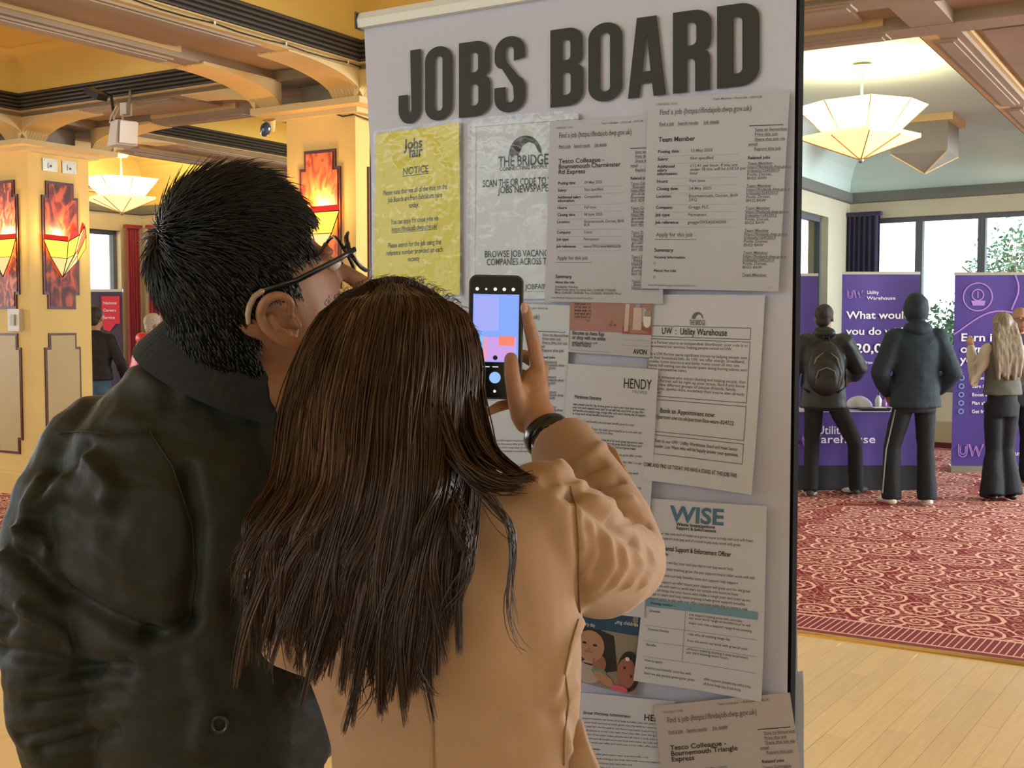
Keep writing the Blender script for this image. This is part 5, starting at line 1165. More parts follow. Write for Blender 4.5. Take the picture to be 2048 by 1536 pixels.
def section(L, Rr, py, z, ry, n=30, ang=0.0, sq=2.4):
    """horizontal body section whose sides meet picture columns L and Rr at depth z"""
    a, b_ = at(L, py, z), at(Rr, py, z); c = (a + b_) / 2; w = (b_ - a).length / 2; X_ = Vector((math.cos(ang), -math.sin(ang), 0)); Y_ = Vector((math.sin(ang), math.cos(ang), 0)); out = []
    for i in range(n):
        t = 2 * math.pi * i / n; cx_, sx_ = math.cos(t), math.sin(t)
        out.append(c + X_ * (w / math.cos(ang) * abs(cx_) ** (2 / sq) * (1 if cx_ > 0 else -1)) + Y_ * (ry * abs(sx_) ** (2 / sq) * (1 if sx_ > 0 else -1)))
    return out
def legs(m, hip, sp, r0, foot_y, toes=Vector((0.05, .1, 0))):
    out = []
    for s in (-1, 1):
        h = hip + U * (sp * s); out.append((h, Vector((h.x, h.y + .01, .48)), Vector((h.x, h.y, .06))))
    return out
# ---------------------------------------------------------------- MAN
man = empty('person', Vector((at(430, 900, 1.46).x, 1.46, 0)), 'black haired man with glasses in a dark green bomber jacket leaning to the phone', 'person')
f_ = Vector((.83, .33, .50)).normalized(); u_ = (Z - f_ * f_.z).normalized(); r_ = f_.cross(u_).normalized()
HR = Matrix((r_, f_, u_)).transposed()
HS = 1.06; ear = at(562, 652, 1.33); HC = ear - r_ * (.082 * HS) + f_ * (.008 * HS) + u_ * (.008 * HS)
hm, T = head_mb(HC, HR, HS, ears=False)
# visible ear: helix rim, lobe and hollow

hm.ell(T(-.078, -.008, -.006), (.008, .018, .032), 10, 8, HR)
neck0 = at(478, 810, 1.43); hm.tube([neck0, at(520, 740, 1.40), T(0, -.005, -.06)], [.064, .058, .055], 16, round_ends=True)
hm.tube([T(.02, .045, -.085), at(560, 780, 1.40)], [.035, .05], 12, round_ends=True)
zt = 1.47
hm.rings([section(L, Rr, y, zt, .09) for y, L, Rr in ((1700, 240, 640), (1500, 260, 620), (1300, 240, 640), (1100, 200, 670), (900, 210, 660), (810, 330, 580))])
arms = {'l': [at(190, 940, 1.47), at(135, 1210, 1.44), at(180, 1545, 1.50)], 'r': [at(640, 960, 1.52), at(655, 1220, 1.58), at(610, 1480, 1.68)]}
for k_ in 'lr': hm.tube(arms[k_], [.05, .04, .028], 12, round_ends=True)
hipc = at(440, 1660, 1.48)
LG = [(hipc + Vector((s * .095, 0, -.02)), Vector((hipc.x + s * .11, 1.49, .50)), Vector((hipc.x + s * .13, 1.47, .09))) for s in (-1, 1)]
for a, b_, c in LG: hm.tube([a, b_, c], [.085, .055, .04], 12, round_ends=True)
def simple_hand(m, w, d, s, side):
    d = d.normalized(); pal = w + d * .05; sd = d.cross(side).normalized(); m.ell(pal, (.038 * s, .018 * s, .048 * s), 12, 8, d.to_track_quat('Z', 'Y').to_matrix()); nrm = d.cross(sd)
    for q in range(4):
        b0_ = pal + d * .03 + sd * (.027 - .018 * q) * s; L_ = (.07, .078, .074, .058)[q] * s; e1 = b0_ + d * L_ * .5; m.tube([pal, b0_, e1, e1 + (d * .85 + nrm * .5) * L_ * .5], [.012 * s, .0095 * s, .009 * s, .0075 * s], 8, round_ends=True)
    m.tube([pal - d * .02 + sd * .02, pal + sd * .045 * s, pal + sd * .055 * s + d * .035], [.015 * s, .012 * s, .009 * s], 8, round_ends=True)
simple_hand(hm, arms['l'][2], Vector((.15, .25, -1)), 1, Vector((0, 1, 0))); simple_hand(hm, arms['r'][2], Vector((-.3, .6, -.5)), 1, Vector((0, 0, 1)))
bo = blob(hm, .0045, 5)
body_m = bo.build('body', skin_dark, man, smooth=True)
# ear in relief
_T = T
def T(x, y, z): return _T(x - .003, -.006 + (y + .006) * .80, -.006 + (z - .004) * .78)
e = MB(); em = [( -.016, .000), (-.026, .016), (-.022, .034), (-.006, .041), (.010, .034), (.016, .018), (.012, .006)]
epts = crom(np.array([tuple(T(.084 + .012 * (1 if 0 < i < 4 else .3), a, b_)) for i, (a, b_) in enumerate([(.010, .010), (.016, .026), (.006, .040), (-.012, .042), (-.026, .028), (-.027, .006), (-.018, -.014), (-.004, -.028), (.006, -.032)])])[None], 34)[0]
e.tube([Vector(q_) for q_ in epts], list(np.interp(np.linspace(0, 1, 34), [0, .3, .7, .9, 1], [.004, .0058, .006, .0075, .005])), 9, round_ends=True)
e.ell(T(.080, -.006, .008), (.006, .020, .030), 14, 10, HR); e.tube([T(.086, -.014, .020), T(.088, -.015, .002), T(.086, -.006, -.014)], [.004, .005, .004], 7, round_ends=True); e.tube([T(.084, .012, .0), T(.087, .012, -.010)], [.005, .004], 7, round_ends=True)
T = _T
eb = blob(e, .0016, 3); eb.build('ear', skin_dark, man, smooth=True)
for sx in (-1, 1): MB().ell(T(sx * .031, .086, .018), (.012, .010, .007), 10, 8, HR).build('eye', eye_w, man, smooth=True); MB().ell(T(sx * .031, .095, .018), (.005, .003, .005), 8, 6, HR).build('pupil', eye_d, man)
# eyebrow
m = MB()
for sx in (-1, 1): m.tube([T(sx * .014, .094, .036), T(sx * .034, .088, .042), T(sx * .056, .072, .038)], [.002, .003, .0015], 6)
m.build('eyebrows', black_plastic, man)
# glasses
gs = empty('glasses', T(0, .11, .02), 'black framed glasses with thin temple arm worn by the dark haired man', 'glasses'); gm = MB(); frm = mat('glasses_black', (.008, .008, .009), .25); met = mat('glasses_pale_tip', (.35, .24, .18), .3)
for sx in (-1, 1):
    rim = [T(sx * .036 + .028 * math.cos(a), .118 - .016 * abs(math.cos(a)) * (1 if math.cos(a) * sx > 0 else .2), .018 + .024 * math.sin(a)) for a in [2 * math.pi * i / 26 for i in range(27)]]
    MB().tube(rim, .0022, 8).build('rim', frm, gs, smooth=True)
    MB().poly(rim[:-1]).build('lens', mat('lens_glass', (.9, .95, 1), .02, alpha=.16, spec=.8), gs)
    pts = [T(sx * .066, .108, .024), T(sx * .078, .085, .024), T(sx * .083, .03, .026), T(sx * .086, -.008, .034)]
    MB().tube(pts, [.0032, .0032, .0036, .0036], 8, flat=(Z, .5)).build('temple_arm', frm, gs, smooth=True); MB().tube([T(sx * .086, -.008, .034), T(sx * .0865, -.018, .033), T(sx * .087, -.027, .027), T(sx * .086, -.033, .020), T(sx * .086, -.037, .012)], [.0034, .0036, .0036, .0034, .0026], 8, round_ends=True).build('temple_tip', met, gs, smooth=True)
MB().tube([T(-.010, .117, .026), T(0, .121, .029), T(.010, .117, .026)], .002, 7).build('bridge', frm, gs)
# jacket
jk = MB(); jm = mat('bomber_dark_green', (.0095, .0115, .0095), .58, spec=.3, bump=.08, bscale=220, sheen=.05)
rows = ((1512, 232, 652), (1495, 222, 660), (1440, 212, 662), (1330, 190, 668), (1200, 160, 684), (1060, 130, 700), (950, 125, 706), (870, 160, 700), (800, 215, 676), (750, 262, 640), (705, 340, 600))
jk.rings([section(L, Rr, y, 1.47 - .012 * math.sin((y - 700) / 800 * 3.1), .155 if y > 900 else .10 + .0002 * (y - 700), ang=-.08) for y, L, Rr in rows])
jk.tube([at(205, 905, 1.47), at(158, 1010, 1.45), at(128, 1120, 1.43), at(120, 1200, 1.42), at(136, 1300, 1.42), at(150, 1400, 1.43), at(182, 1530, 1.46)], [.072, .078, .078, .077, .076, .080, .072], 22, round_ends=True)
jk.tube([at(150, 1530, 1.46), at(182, 1555, 1.47)], [.062, .05], 16, round_ends=True)
jk.tube([at(640, 930, 1.50), at(655, 1120, 1.53), at(655, 1230, 1.58), at(620, 1440, 1.66)], [.070, .072, .066, .055], 18, round_ends=True)
jb = blob(jk, .0048, 5)
jb = folds(jb, [([(87, 964), (60, 1010), (54, 1037), (60, 1066)], .013, .011), ([(60, 1066), (30, 1085), (8, 1112)], .012, .009), ([(132, 958), (99, 999), (70, 1020)], .010, .008), ([(110, 940), (150, 925), (175, 900)], -.008, .012),
    ([(25, 1099), (62, 1132), (124, 1182), (199, 1227), (290, 1268)], -.017, .013), ([(40, 1060), (83, 1078), (99, 1099), (91, 1115)], .010, .007), ([(0, 1302), (75, 1314), (165, 1335), (250, 1335)], -.013, .011), ([(45, 1215), (83, 1240), (137, 1273), (147, 1297)], .011, .008),
    ([(178, 916), (199, 946), (228, 983), (212, 1000)], .012, .011), ([(120, 1010), (160, 1040), (230, 1050)], -.008, .015), ([(75, 1362), (120, 1356), (190, 1345)], -.011, .008), ([(41, 1475), (90, 1468), (150, 1450)], -.011, .008), ([(60, 1410), (140, 1400), (240, 1385)], -.009, .009), ([(79, 1500), (150, 1485), (232, 1459)], -.010, .008),
    ([(0, 1225), (25, 1240), (0, 1270)], -.010, .008), ([(320, 700), (345, 760), (340, 800)], -.006, .014), ([(270, 745), (330, 765), (400, 760)], .006, .014), ([(360, 700), (420, 780), (470, 860)], -.005, .016), ([(500, 800), (520, 900), (560, 1000)], -.006, .014),
    ([(375, 940), (395, 1050), (390, 1150), (370, 1250)], -.012, .010), ([(290, 1268), (330, 1270), (380, 1240)], -.012, .010), ([(390, 1330), (420, 1400), (400, 1490)], .008, .014), ([(470, 1180), (480, 1280), (520, 1380)], -.008, .016), ([(160, 870), (240, 885), (300, 878)], .005, .008), ([(200, 1100), (260, 1150), (330, 1170)], .007, .015), ([(560, 1300), (600, 1380), (640, 1400)], -.008, .012)])
jb.n = np.array(jb.n)
jb = cloth_folds(jb, .0036, 10, 3.0, (1, 1, 1.9))
jb = cloth_folds(jb, .0014, 27, 4.0, (1, 1, 1.5))
jo = jb.build('jacket', jm, man, smooth=True); jt = bvh(jb)
seam(jt, [(112, 868), (160, 862), (220, 868), (300, 862)], .0011, 'yoke_seam', jm, man); seam(jt, [(300, 862), (345, 930), (385, 1050), (392, 1150), (380, 1240)], .0011, 'armhole_seam', jm, man)
q = hit(jt, 441, 1447)
if q: MB().tube([q + Vector((.009 * math.cos(a), -.004, .009 * math.sin(a))) for a in [2 * math.pi * i / 14 for i in range(15)]], .0025, 6).build('snap_button', mat('dark_snap', (.05, .05, .05), .35, metal=.8), man)
# ribbed collar
cc = at(470, 712, 1.42); cn = Vector((.42, -.10, .90)).normalized(); cxv = Vector((.90, 0, -.42)).normalized(); cyv = cn.cross(cxv).normalized(); rs = []
rib = mat('rib_knit_navy', (.010, .013, .022), .85)
for h_, r0_ in ((-.040, .106), (-.028, .103), (-.006, .093), (.008, .087), (.014, .082), (.010, .078), (-.01, .080), (-.03, .085)):
    rs.append([cc + cn * h_ + (cxv * math.cos(a) * 1.06 + cyv * math.sin(a)) * (r0_ + .0005 * math.cos(a * 60)) for a in [2 * math.pi * i / 180 for i in range(180)]])
MB().rings(rs, cap=False).build('ribbed_collar', rib, man, smooth=True)
hs = MB(); hs.rings([section(L, Rr, y, 1.47, r, n=60, ang=-.08) for y, L, Rr, r in ((1508, 236, 650, .150), (1530, 240, 646, .148), (1570, 244, 642, .146))]); hs.build('ribbed_hem', rib, man, smooth=True)
jn = MB(); jeans = mat('jeans_dark_navy', (.012, .022, .055), .85, bump=.3, bscale=300)
jn.rings([section(L, Rr, y, 1.48, .14) for y, L, Rr in ((1760, 250, 640), (1640, 248, 640), (1520, 262, 640))])
for a, b_, c in LG: jn.tube([a + Z * .02, b_, c], [.105, .085, .075], 16)
cloth_folds(blob(jn, .011, 3), .005, 8, 5).build('jeans', jeans, man, smooth=True)
for i, (a, b_, c) in enumerate(LG):
    m = MB(); g_ = Vector((c.x, c.y, .045)); m.tube([g_ - V * .05, g_ + V * .06, g_ + V * .17 - Z * .008], [.042, .048, .038], 12, round_ends=True); bb = blob(m, .009, 2); bb.v[:, 2] = np.maximum(bb.v[:, 2], .0); bb.build('shoe', black_plastic, man, smooth=True)
# short black hair: cap and strands
hb = MB(); hb.ell(T(0, -.002, .058), (.086 * HS, .098 * HS, .104 * HS), 26, 16, HR, fn=lambda d, q: q * (1 + .05 * max(0, d.z) * max(0, d.y + .6)))
hb.ell(T(0, -.052, -.006), (.070 * HS, .046 * HS, .074 * HS), 18, 12, HR)
hb.ell(T(0, -.066, .000), (.066 * HS, .050 * HS, .070 * HS), 16, 10, HR)
hb2 = blob(hb, .005, 3)
# keep the face and ear clear
def loc_(v): q = HR.transposed() @ (Vector(v) - HC); return q / HS
hairm = hair_mat('black_hair', [(0, (.004, .004, .005)), (.8, (.012, .010, .010)), (1, (.022, .018, .016))], .36, .4)
cap = cloth_folds(hb2, .003, 40, 9)
# drop cap faces in front of the hairline
keepf = []
for fc in cap.f:
    l = loc_(cap.v[fc[0]]); 
    if l.y > .070 and l.z < .075: continue
    if l.y > .030 and l.z < .040: continue
    if l.y > -.004 and l.z < .012: continue
    if l.z < -.056 or (l.y > -.045 and l.z < -.018): continue
    keepf.append(fc)
cap.f = keepf; cap.m = [0] * len(keepf)
black_cap = mat('black_hair_base', (.004, .004, .005), .95, spec=.1)
ho = cap.build('hair', black_cap, man, smooth=True)
rg = np.random.RandomState(4); tr = BVHTree.FromPolygons([tuple(v) for v in cap.v], cap.f); P_ = []; Rd = []
RT = np.array(HR); vv = np.array(cap.v); used_v = np.unique(np.array([i for fc in keepf for i in fc])); ids = rg.choice(used_v, 13000)
for i in ids:
    p = Vector(vv[i]); n = Vector(cap.n[i]).normalized(); l = loc_(p)
    top = max(0, l.z - .06) / .09
    wl = min(1, max(0, (l.z - .02) / .09)); cr = Vector((.01, -.055, .13)); rel_ = l - cr
    sw = rel_.normalized() * .9 + Vector((0, .25, 0)) if rel_.length > .004 else Vector((0, 1, 0))
    sw = Vector((sw.x, sw.y, min(sw.z, .1)))
    fl_ = sw * wl + Vector((0, .15 if l.y > 0 else -.05, -1)) * (1 - wl); flow = r_ * fl_.x + f_ * fl_.y + u_ * fl_.z
    flow = (flow - n * flow.dot(n)).normalized(); j_ = Vector(rg.normal(0, .22, 3)); L_ = (.011 + .026 * top) * rg.uniform(.6, 1.3) * (.7 if l.z < 0 else 1)
    lift = .10 + .30 * top * rg.rand(); d = (flow + j_ * .5 + n * lift).normalized(); e1 = p + d * L_ * .5; e2 = e1 + (d * .7 + flow * .5 - n * .15 + j_ * .2 - Z * .1).normalized() * L_ * .5
    P_.append([p - n * .003, p + d * L_ * .25, e1, (e1 + e2) / 2, e2]); Rd.append([.0008, .0008, .0007, .0005, .0002])
hair_object('hair_strands', np.array([[tuple(a) for a in row] for row in P_]), np.array(Rd), hairm, ho)
# ---------------------------------------------------------------- WOMAN
wom = empty('person', Vector((at(900, 900, 1.2).x, 1.2, 0)), 'woman with long brown hair in a tan jacket photographing the board with a phone', 'person')
wm_ = MB(); wf = Vector((.30, .95, .05)).normalized(); wu = (Z - wf * wf.z).normalized(); wr = wf.cross(wu); WR = Matrix((wr, wf, wu)).transposed(); WC = at(790, 790, 1.27)
wh, WT = head_mb(WC, WR, .98)
wm_.merge(wh)
wm_.tube([at(850, 1000, 1.22), at(810, 900, 1.25)], [.052, .050], 14, round_ends=True)
wrows = ((1900, 640, 1190, .10), (1700, 640, 1180, .10), (1540, 700, 1120, .085), (1400, 680, 1120, .085), (1230, 640, 1110, .085), (1080, 660, 1070, .07), (1010, 740, 1000, .05))
wm_.rings([section(L, Rr, y, 1.2, ry) for y, L, Rr, ry in wrows])
RS, RE, RW = at(1105, 1050, 1.18), at(1256, 1122, 1.385), at(1094, 868, 1.572)
wm_.tube([RS + Vector((-.01, .01, -.012)), RE, RE.lerp(RW, .5), RW], [.034, .034, .033, .0245], 14, round_ends=True)
LS, LE, LW_ = at(600, 1100, 1.235), at(585, 1260, 1.29), at(750, 1332, 1.39)
wm_.tube([LS, LE, LW_], [.040, .034, .024], 12, round_ends=True)
simple_hand(wm_, LW_, Vector((.6, .7, .1)), .9, Vector((0, 0, 1)))
# right hand around the phone
ZP = 1.60
def hp(px, py, z): return at(px, py, z)
pk = [hp(1062, 805, 1.600), hp(1064, 770, 1.607)]
wm_.ell(hp(1062, 800, 1.602), (.0255, .0175, .046), 16, 12, Matrix.Rotation(.12, 3, 'Y')); wm_.ell(hp(1044, 815, 1.588), (.0175, .016, .036), 14, 10, Matrix.Rotation(-.1, 3, 'Y'))
wm_.tube([RW, hp(1078, 838, 1.585), hp(1066, 810, 1.595)], [.025, .024, .024], 14, round_ends=True)
wm_.tube([hp(1072, 790, 1.604), hp(1077, 742, 1.604), hp(1068, 690, 1.598), hp(1058, 650, 1.594), hp(1051, 618, 1.592)], [.0125, .0115, .0098, .0088, .0072], 12, round_ends=True)       # index finger
wm_.tube([hp(1044, 830, 1.586), hp(1031, 790, 1.576), hp(1024, 748, 1.573), hp(1022, 718, 1.578)], [.0165, .0125, .0112, .0098], 12, round_ends=True)      # thumb on the screen
wm_.tube([hp(1080, 770, 1.612), hp(1085, 735, 1.628), hp(1050, 712, 1.632), hp(1000, 702, 1.626)], [.011, .0105, .0095, .008], 10, round_ends=True)        # middle finger behind
wm_.tube([hp(1078, 790, 1.612), hp(1080, 765, 1.632), hp(1044, 750, 1.634), hp(996, 742, 1.627)], [.011, .010, .009, .0075], 10, round_ends=True)         # ring finger behind
wm_.tube([hp(1058, 824, 1.608), hp(1028, 806, 1.620), hp(1000, 812, 1.614), hp(974, 825, 1.606)], [.0095, .0085, .008, .006], 10, round_ends=True)    # little finger under
WL = [(Vector((at(900, 900, 1.2).x + s * .09 + .02, 1.20 - s * .03, .86)), Vector((at(900, 900, 1.2).x + s * .09 + .02, 1.21, .47)), Vector((at(900, 900, 1.2).x + s * .09 + .02, 1.19 + .03 * s, .08))) for s in (-1, 1)]
for a, b_, c in WL: wm_.tube([a, b_, c], [.08, .05, .035], 12, round_ends=True)
wbb = blob(wm_, .0032, 3); wbb.build('body', skin, wom, smooth=True)
nailm = mat('finger_nail', (.60, .36, .30), .3)
MB().ell(hp(1048, 616, 1.585), (.005, .0022, .008), 10, 8).build('nail', nailm, wom, smooth=True)
# tan jacket
tan = mat('tan_jacket', (.355, .212, .132), .78, spec=.25, sheen=.2, bump=.06, bscale=600); wj = MB()
jr = ((1760, 632, 1198, .118), (1620, 650, 1175, .112), (1540, 672, 1160, .105), (1480, 668, 1152, .10), (1400, 642, 1156, .10), (1300, 604, 1158, .105), (1230, 586, 1158, .11), (1127, 570, 1150, .11), (1060, 580, 1146, .105), (1015, 610, 1150, .088), (988, 650, 1150, .07), (970, 730, 1130, .045), (955, 790, 960, .045))
wj.rings([section(L, Rr, y, 1.205, ry, ang=.18, n=36, sq=2.3) for y, L, Rr, ry in jr])
wj.tube([at(1092, 1038, 1.185), at(1150, 1100, 1.22), at(1200, 1130, 1.29), RE + Vector((-.004, 0, -.001))], [.060, .062, .060, .050], 22, round_ends=True)
cuff = at(1122, 890, 1.555)
wj.tube([RE, at(1222, 1050, 1.43), at(1180, 970, 1.49), cuff], [.049, .052, .047, .046], 20, round_ends=False)
wj.tube([at(612, 1075, 1.225), at(578, 1150, 1.25), at(588, 1262, 1.29), at(740, 1330, 1.38)], [.048, .050, .044, .038], 18, round_ends=True)
wb = blob(wj, .0045, 4)
wb = folds(wb, [([(1154, 979), (1192, 1023), (1232, 1054), (1272, 1085)], -.011, .009), ([(1242, 1100), (1248, 1130), (1225, 1165)], .006, .006), ([(1268, 1104), (1280, 1131), (1254, 1166)], .0065, .006), ([(1296, 1106), (1306, 1131), (1284, 1165)], .006, .006), ([(1215, 1080), (1222, 1130), (1195, 1170)], .005, .007),
    ([(1175, 1040), (1185, 1090), (1175, 1130)], -.005, .007), ([(1200, 1060), (1206, 1110), (1190, 1150)], -.004, .006), ([(1100, 960), (1150, 950), (1200, 930)], -.008, .008), ([(1130, 990), (1190, 970), (1240, 960)], -.008, .007), ([(1190, 1000), (1215, 1010), (1262, 1000)], .006, .007), ([(1120, 930), (1170, 920), (1205, 890)], .005, .007), ([(1230, 1040), (1270, 1040), (1296, 1050)], -.006, .006),
    ([(1150, 990), (1158, 1100), (1160, 1230)], -.006, .006), ([(1160, 1240), (1130, 1300), (1110, 1370)], .007, .009), ([(1150, 1380), (1120, 1420), (1135, 1500)], .006, .008), ([(1000, 1440), (1070, 1420), (1150, 1440)], -.005, .009), ([(680, 1420), (740, 1440), (840, 1430)], -.005, .009), ([(700, 1480), (850, 1500), (1000, 1490)], .004, .012), ([(560, 1150), (600, 1190), (640, 1210)], -.007, .008), ([(570, 1200), (620, 1250), (650, 1300)], .007, .009), ([(600, 1290), (660, 1310), (700, 1360)], -.006, .009), ([(640, 1120), (700, 1230), (720, 1330)], -.004, .014), ([(950, 1100), (1020, 1200), (1060, 1320)], -.005, .02), ([(880, 1000), (960, 1030), (1060, 1010)], .004, .015), ([(860, 1200), (862, 1350), (865, 1500)], -.0025, .006)])
wb = cloth_folds(wb, .0014, 9, 8.0, (1, 1, 1.5))
wjo = wb.build('jacket', tan, wom, smooth=True); wt_ = bvh(wb)
seam(wt_, [(1140, 972), (1152, 1010), (1158, 1080), (1158, 1150), (1160, 1225)], .0013, 'armhole_seam', mat('seam_brown', (.26, .145, .085), .8), wom)
sm = MATS['seam_brown']
seam(wt_, [(1160, 1228), (1142, 1290), (1130, 1345), (1138, 1400), (1130, 1460), (1128, 1530)], .0012, 'side_seam', sm, wom); seam(wt_, [(862, 1400), (866, 1460), (868, 1540)], .0009, 'centre_seam', sm, wom); seam(wt_, [(572, 1180), (600, 1200), (640, 1206)], .001, 'yoke_seam', sm, wom)
# loose cuff strap
MB().tube([at(1190, 884, 1.53), at(1222, 905, 1.52), at(1238, 945, 1.50), at(1262, 985, 1.475), at(1256, 1000, 1.47)], [.006, .0085, .010, .0105, .006], 10, flat=(Vector((.8, .0, .6)), .25)).build('cuff_strap', tan, wom, smooth=True)
# belt ends at lower right
m = MB(); m.tube([at(1150, 1440, 1.18), at(1152, 1490, 1.16), at(1168, 1545, 1.15)], [.008, .014, .017], 8, flat=(Vector((1, 0, 0)), .25)); m.build('belt_end', tan, wom, smooth=True)
wtr = MB(); wtr.rings([section(L, Rr, y, 1.2, .105) for y, L, Rr in ((1960, 640, 1190), (1800, 640, 1190), (1680, 660, 1170))])
for a, b_, c in WL: wtr.tube([a, b_, c], [.09, .07, .055], 14)
cloth_folds(blob(wtr, .011, 3), .004, 8, 6).build('trousers', jeans, wom, smooth=True)
for a, b_, c in WL:
    m = MB(); g_ = Vector((c.x, c.y, .04)); m.tube([g_ - V * .04, g_ + V * .05, g_ + V * .14 - Z * .008], [.036, .042, .032], 12, round_ends=True); bb = blob(m, .009, 2); bb.v[:, 2] = np.maximum(bb.v[:, 2], 0.0); bb.build('shoe', black_plastic, wom, smooth=True)
# wrist band
ws = empty('wrist_band', RW, 'glossy black band around the wrist above the tan cuff', 'wristband'); d = (RW - RE).normalized(); cb = RW + d * -.006
q1 = d.cross(Vector((0, 1, 0))).normalized(); q2 = d.cross(q1)
rs = [[cb + d * h_ + (q1 * math.cos(a) + q2 * math.sin(a)) * r0_ for a in [2 * math.pi * i / 30 for i in range(30)]] for h_, r0_ in ((-.011, .030), (-.009, .033), (.0, .034), (.009, .033), (.011, .030))]
MB().rings(rs, cap=False).build('band', mat('band_black', (.01, .01, .012), .22), ws, smooth=True)
# ---------------------------------------------------------------- PHONE
ph = empty('phone', hp(995, 672, ZP), 'black smartphone with a lit camera screen held up before the board', 'phone')
A, B_, C_, D = hp(940, 549, ZP), hp(1049, 551, ZP), hp(1040, 800, ZP - .004), hp(936, 797, ZP - .004)
pc = (A + B_ + C_ + D) / 4; pxv = (B_ - A).normalized(); pyv = ((A - D)).normalized(); pzv = pxv.cross(pyv).normalized(); pw, phh = (B_ - A).length, (A - D).length
def rrect(w, h, r, n=6): return [(sx * (w / 2 - r) + r * math.cos(math.radians(a)), sy * (h / 2 - r) + r * math.sin(math.radians(a))) for sx, sy, a0 in ((1, 1, 0), (-1, 1, 90), (-1, -1, 180), (1, -1, 270)) for a in [a0 + 90 * i / n for i in range(n + 1)]]
def PP(x, y, d=0.0): return pc + pxv * x + pyv * y + pzv * (d if pzv.y < 0 else -d)
rs = []
for dd, ins in ((.0045, .0012), (.0038, 0), (-.0038, 0), (-.0048, .0015)): rs.append([PP(x, y, dd) for x, y in rrect(pw - 2 * ins, phh - 2 * ins, .011)])
MB().rings(rs).build('case', mat('phone_case', (.05, .04, .045), .3), ph, smooth=False)
MB().poly([PP(x, y, .0049) for x, y in rrect(pw - .005, phh - .005, .009)]).build('glass_front', mat('phone_glass', (.006, .006, .008), .12), ph)
def em_(n_, c, s): return mat(n_, (0, 0, 0), .5, emit=c, estr=s)
e_sc = em_('screen_blue', (.24, .40, .95), 1.0); e_l = em_('screen_lilac', (.38, .42, .95), 1.0); e_or = em_('screen_orange', (.95, .24, .16), 1.0); e_w = em_('screen_white', (.85, .9, 1), 1.0); e_pk = em_('screen_pink', (.62, .35, .80), 1.0); e_bl = em_('screen_button', (.30, .55, .95), 1.0)
def SP(u, v, d): return PP(-pw / 2 + pw * u, phh / 2 - phh * v, d)
def srect(u0, v0, u1, v1, d, n_, m_): MB().poly([SP(u0, v0, d), SP(u0, v1, d), SP(u1, v1, d), SP(u1, v0, d)]).build(n_, m_, ph)
srect(.08, .155, .92, .70, .0051, 'screen_image', e_sc); srect(.10, .165, .55, .45, .0052, 'screen_sheet', e_l); srect(.30, .50, .88, .69, .0053, 'screen_card', e_pk); srect(.56, .49, .84, .565, .0054, 'screen_card', e_or); srect(.28, .495, .34, .69, .0054, 'screen_card', em_('screen_salmon', (.85, .35, .45), 1)); srect(.10, .49, .27, .69, .0052, 'screen_sheet', em_('screen_cyan', (.25, .55, .95), 1))
def sdisc(u, v, r, n_, m_, d=.0055): c = SP(u, v, d); MB().poly([c + pxv * r * math.cos(a) + pyv * r * math.sin(a) for a in [2 * math.pi * i / 20 for i in range(20)]]).build(n_, m_, ph)
for i in range(5): sdisc(.15 + .165 * i, .115, .0024 if i != 1 else .0015, 'screen_icon', e_w)
sdisc(.50, .825, .0078, 'shutter_button', e_bl); sdisc(.22, .815, .0058, 'gallery_button', em_('screen_soft', (.45, .40, .75), 1)); sdisc(.50, .935, .0020, 'screen_icon', e_w); sdisc(.27, .93, .0016, 'screen_icon', e_w); sdisc(.50, .665, .0032, 'zoom_button', mat('screen_dark', (.01, .02, .05), .3), .0056)
srect(.26, .735, .40, .742, .0055, 'screen_label', e_w); srect(.45, .735, .56, .742, .0055, 'screen_label', e_w)
# ---------------------------------------------------------------- LONG BROWN HAIR
rg = np.random.RandomState(11)
hbase = MB(); hbase.ell(WT(0, -.006, .026), (.087, .098, .101), 26, 16, WR)
def cp_(s, y, z=None): return s
for s in np.linspace(-1, 1, 11):
    q = math.sqrt(max(0, 1 - .8 * s * s))
    hbase.tube([at(784 + 115 * s, 680, 1.245 - .055 * q), at(775 + 125 * s, 760, 1.24 - .068 * q), at(758 + 140 * s, 850, 1.225 - .078 * q), at(742 + 145 * s, 960, 1.19 - .065 * q), at(712 + 130 * s, 1060, 1.135 - .03 * q), at(695 + 110 * s, 1130, 1.105 - .01 * q)], [.022, .026, .026, .022, .014, .006], 10, round_ends=True)
hbb = cloth_folds(blob(hbase, .006, 3), .005, 30, 2.0, (1, 1, .15)); hw = hbb.build('hair', mat('brown_hair_base', (.016, .008, .006), .95, spec=.1), wom, smooth=True)
NC, NS = 300, 26
cs = np.sort(rg.uniform(-1, 1, NC)); S_ = np.repeat(cs, NS) + rg.normal(0, .035, NC * NS); S_ = np.clip(S_, -1.08, 1.08); N = len(S_); cid = np.repeat(np.arange(NC), NS)
def clump(sc_): return np.repeat(rg.normal(0, sc_, NC), NS)
q = np.sqrt(np.clip(1 - .85 * S_ ** 2, 0, 1)); lay = np.repeat(rg.uniform(0, 1, NC), NS) * .7 + rg.uniform(0, 1, N) * .3
A_ = np.abs(S_)
yend = np.where(S_ < -.35, 1300, 1310 + 130 * np.exp(-((S_ - .35) / .32) ** 2)) + clump(50) - np.repeat(rg.rand(NC) ** 2.5 * 210, NS) - 90 * rg.rand(N) ** 2; yend = np.clip(yend, 1100, 1470)
topx = 786 + S_ * 62 + rg.normal(0, 6, N); topy = 566 + 26 * A_ ** 2 + rg.normal(0, 3, N)
ctrl = []
ctrl.append(px2w(topx, topy + 6, 1.265 - .035 * q * rg.uniform(.2, 1.2, N)))
ctrl.append(px2w(788 + S_ * 138 + rg.normal(0, 3, N), 622 - 8 * q + rg.normal(0, 4, N) + 8 * A_, 1.262 - .085 * q - .012 * lay))
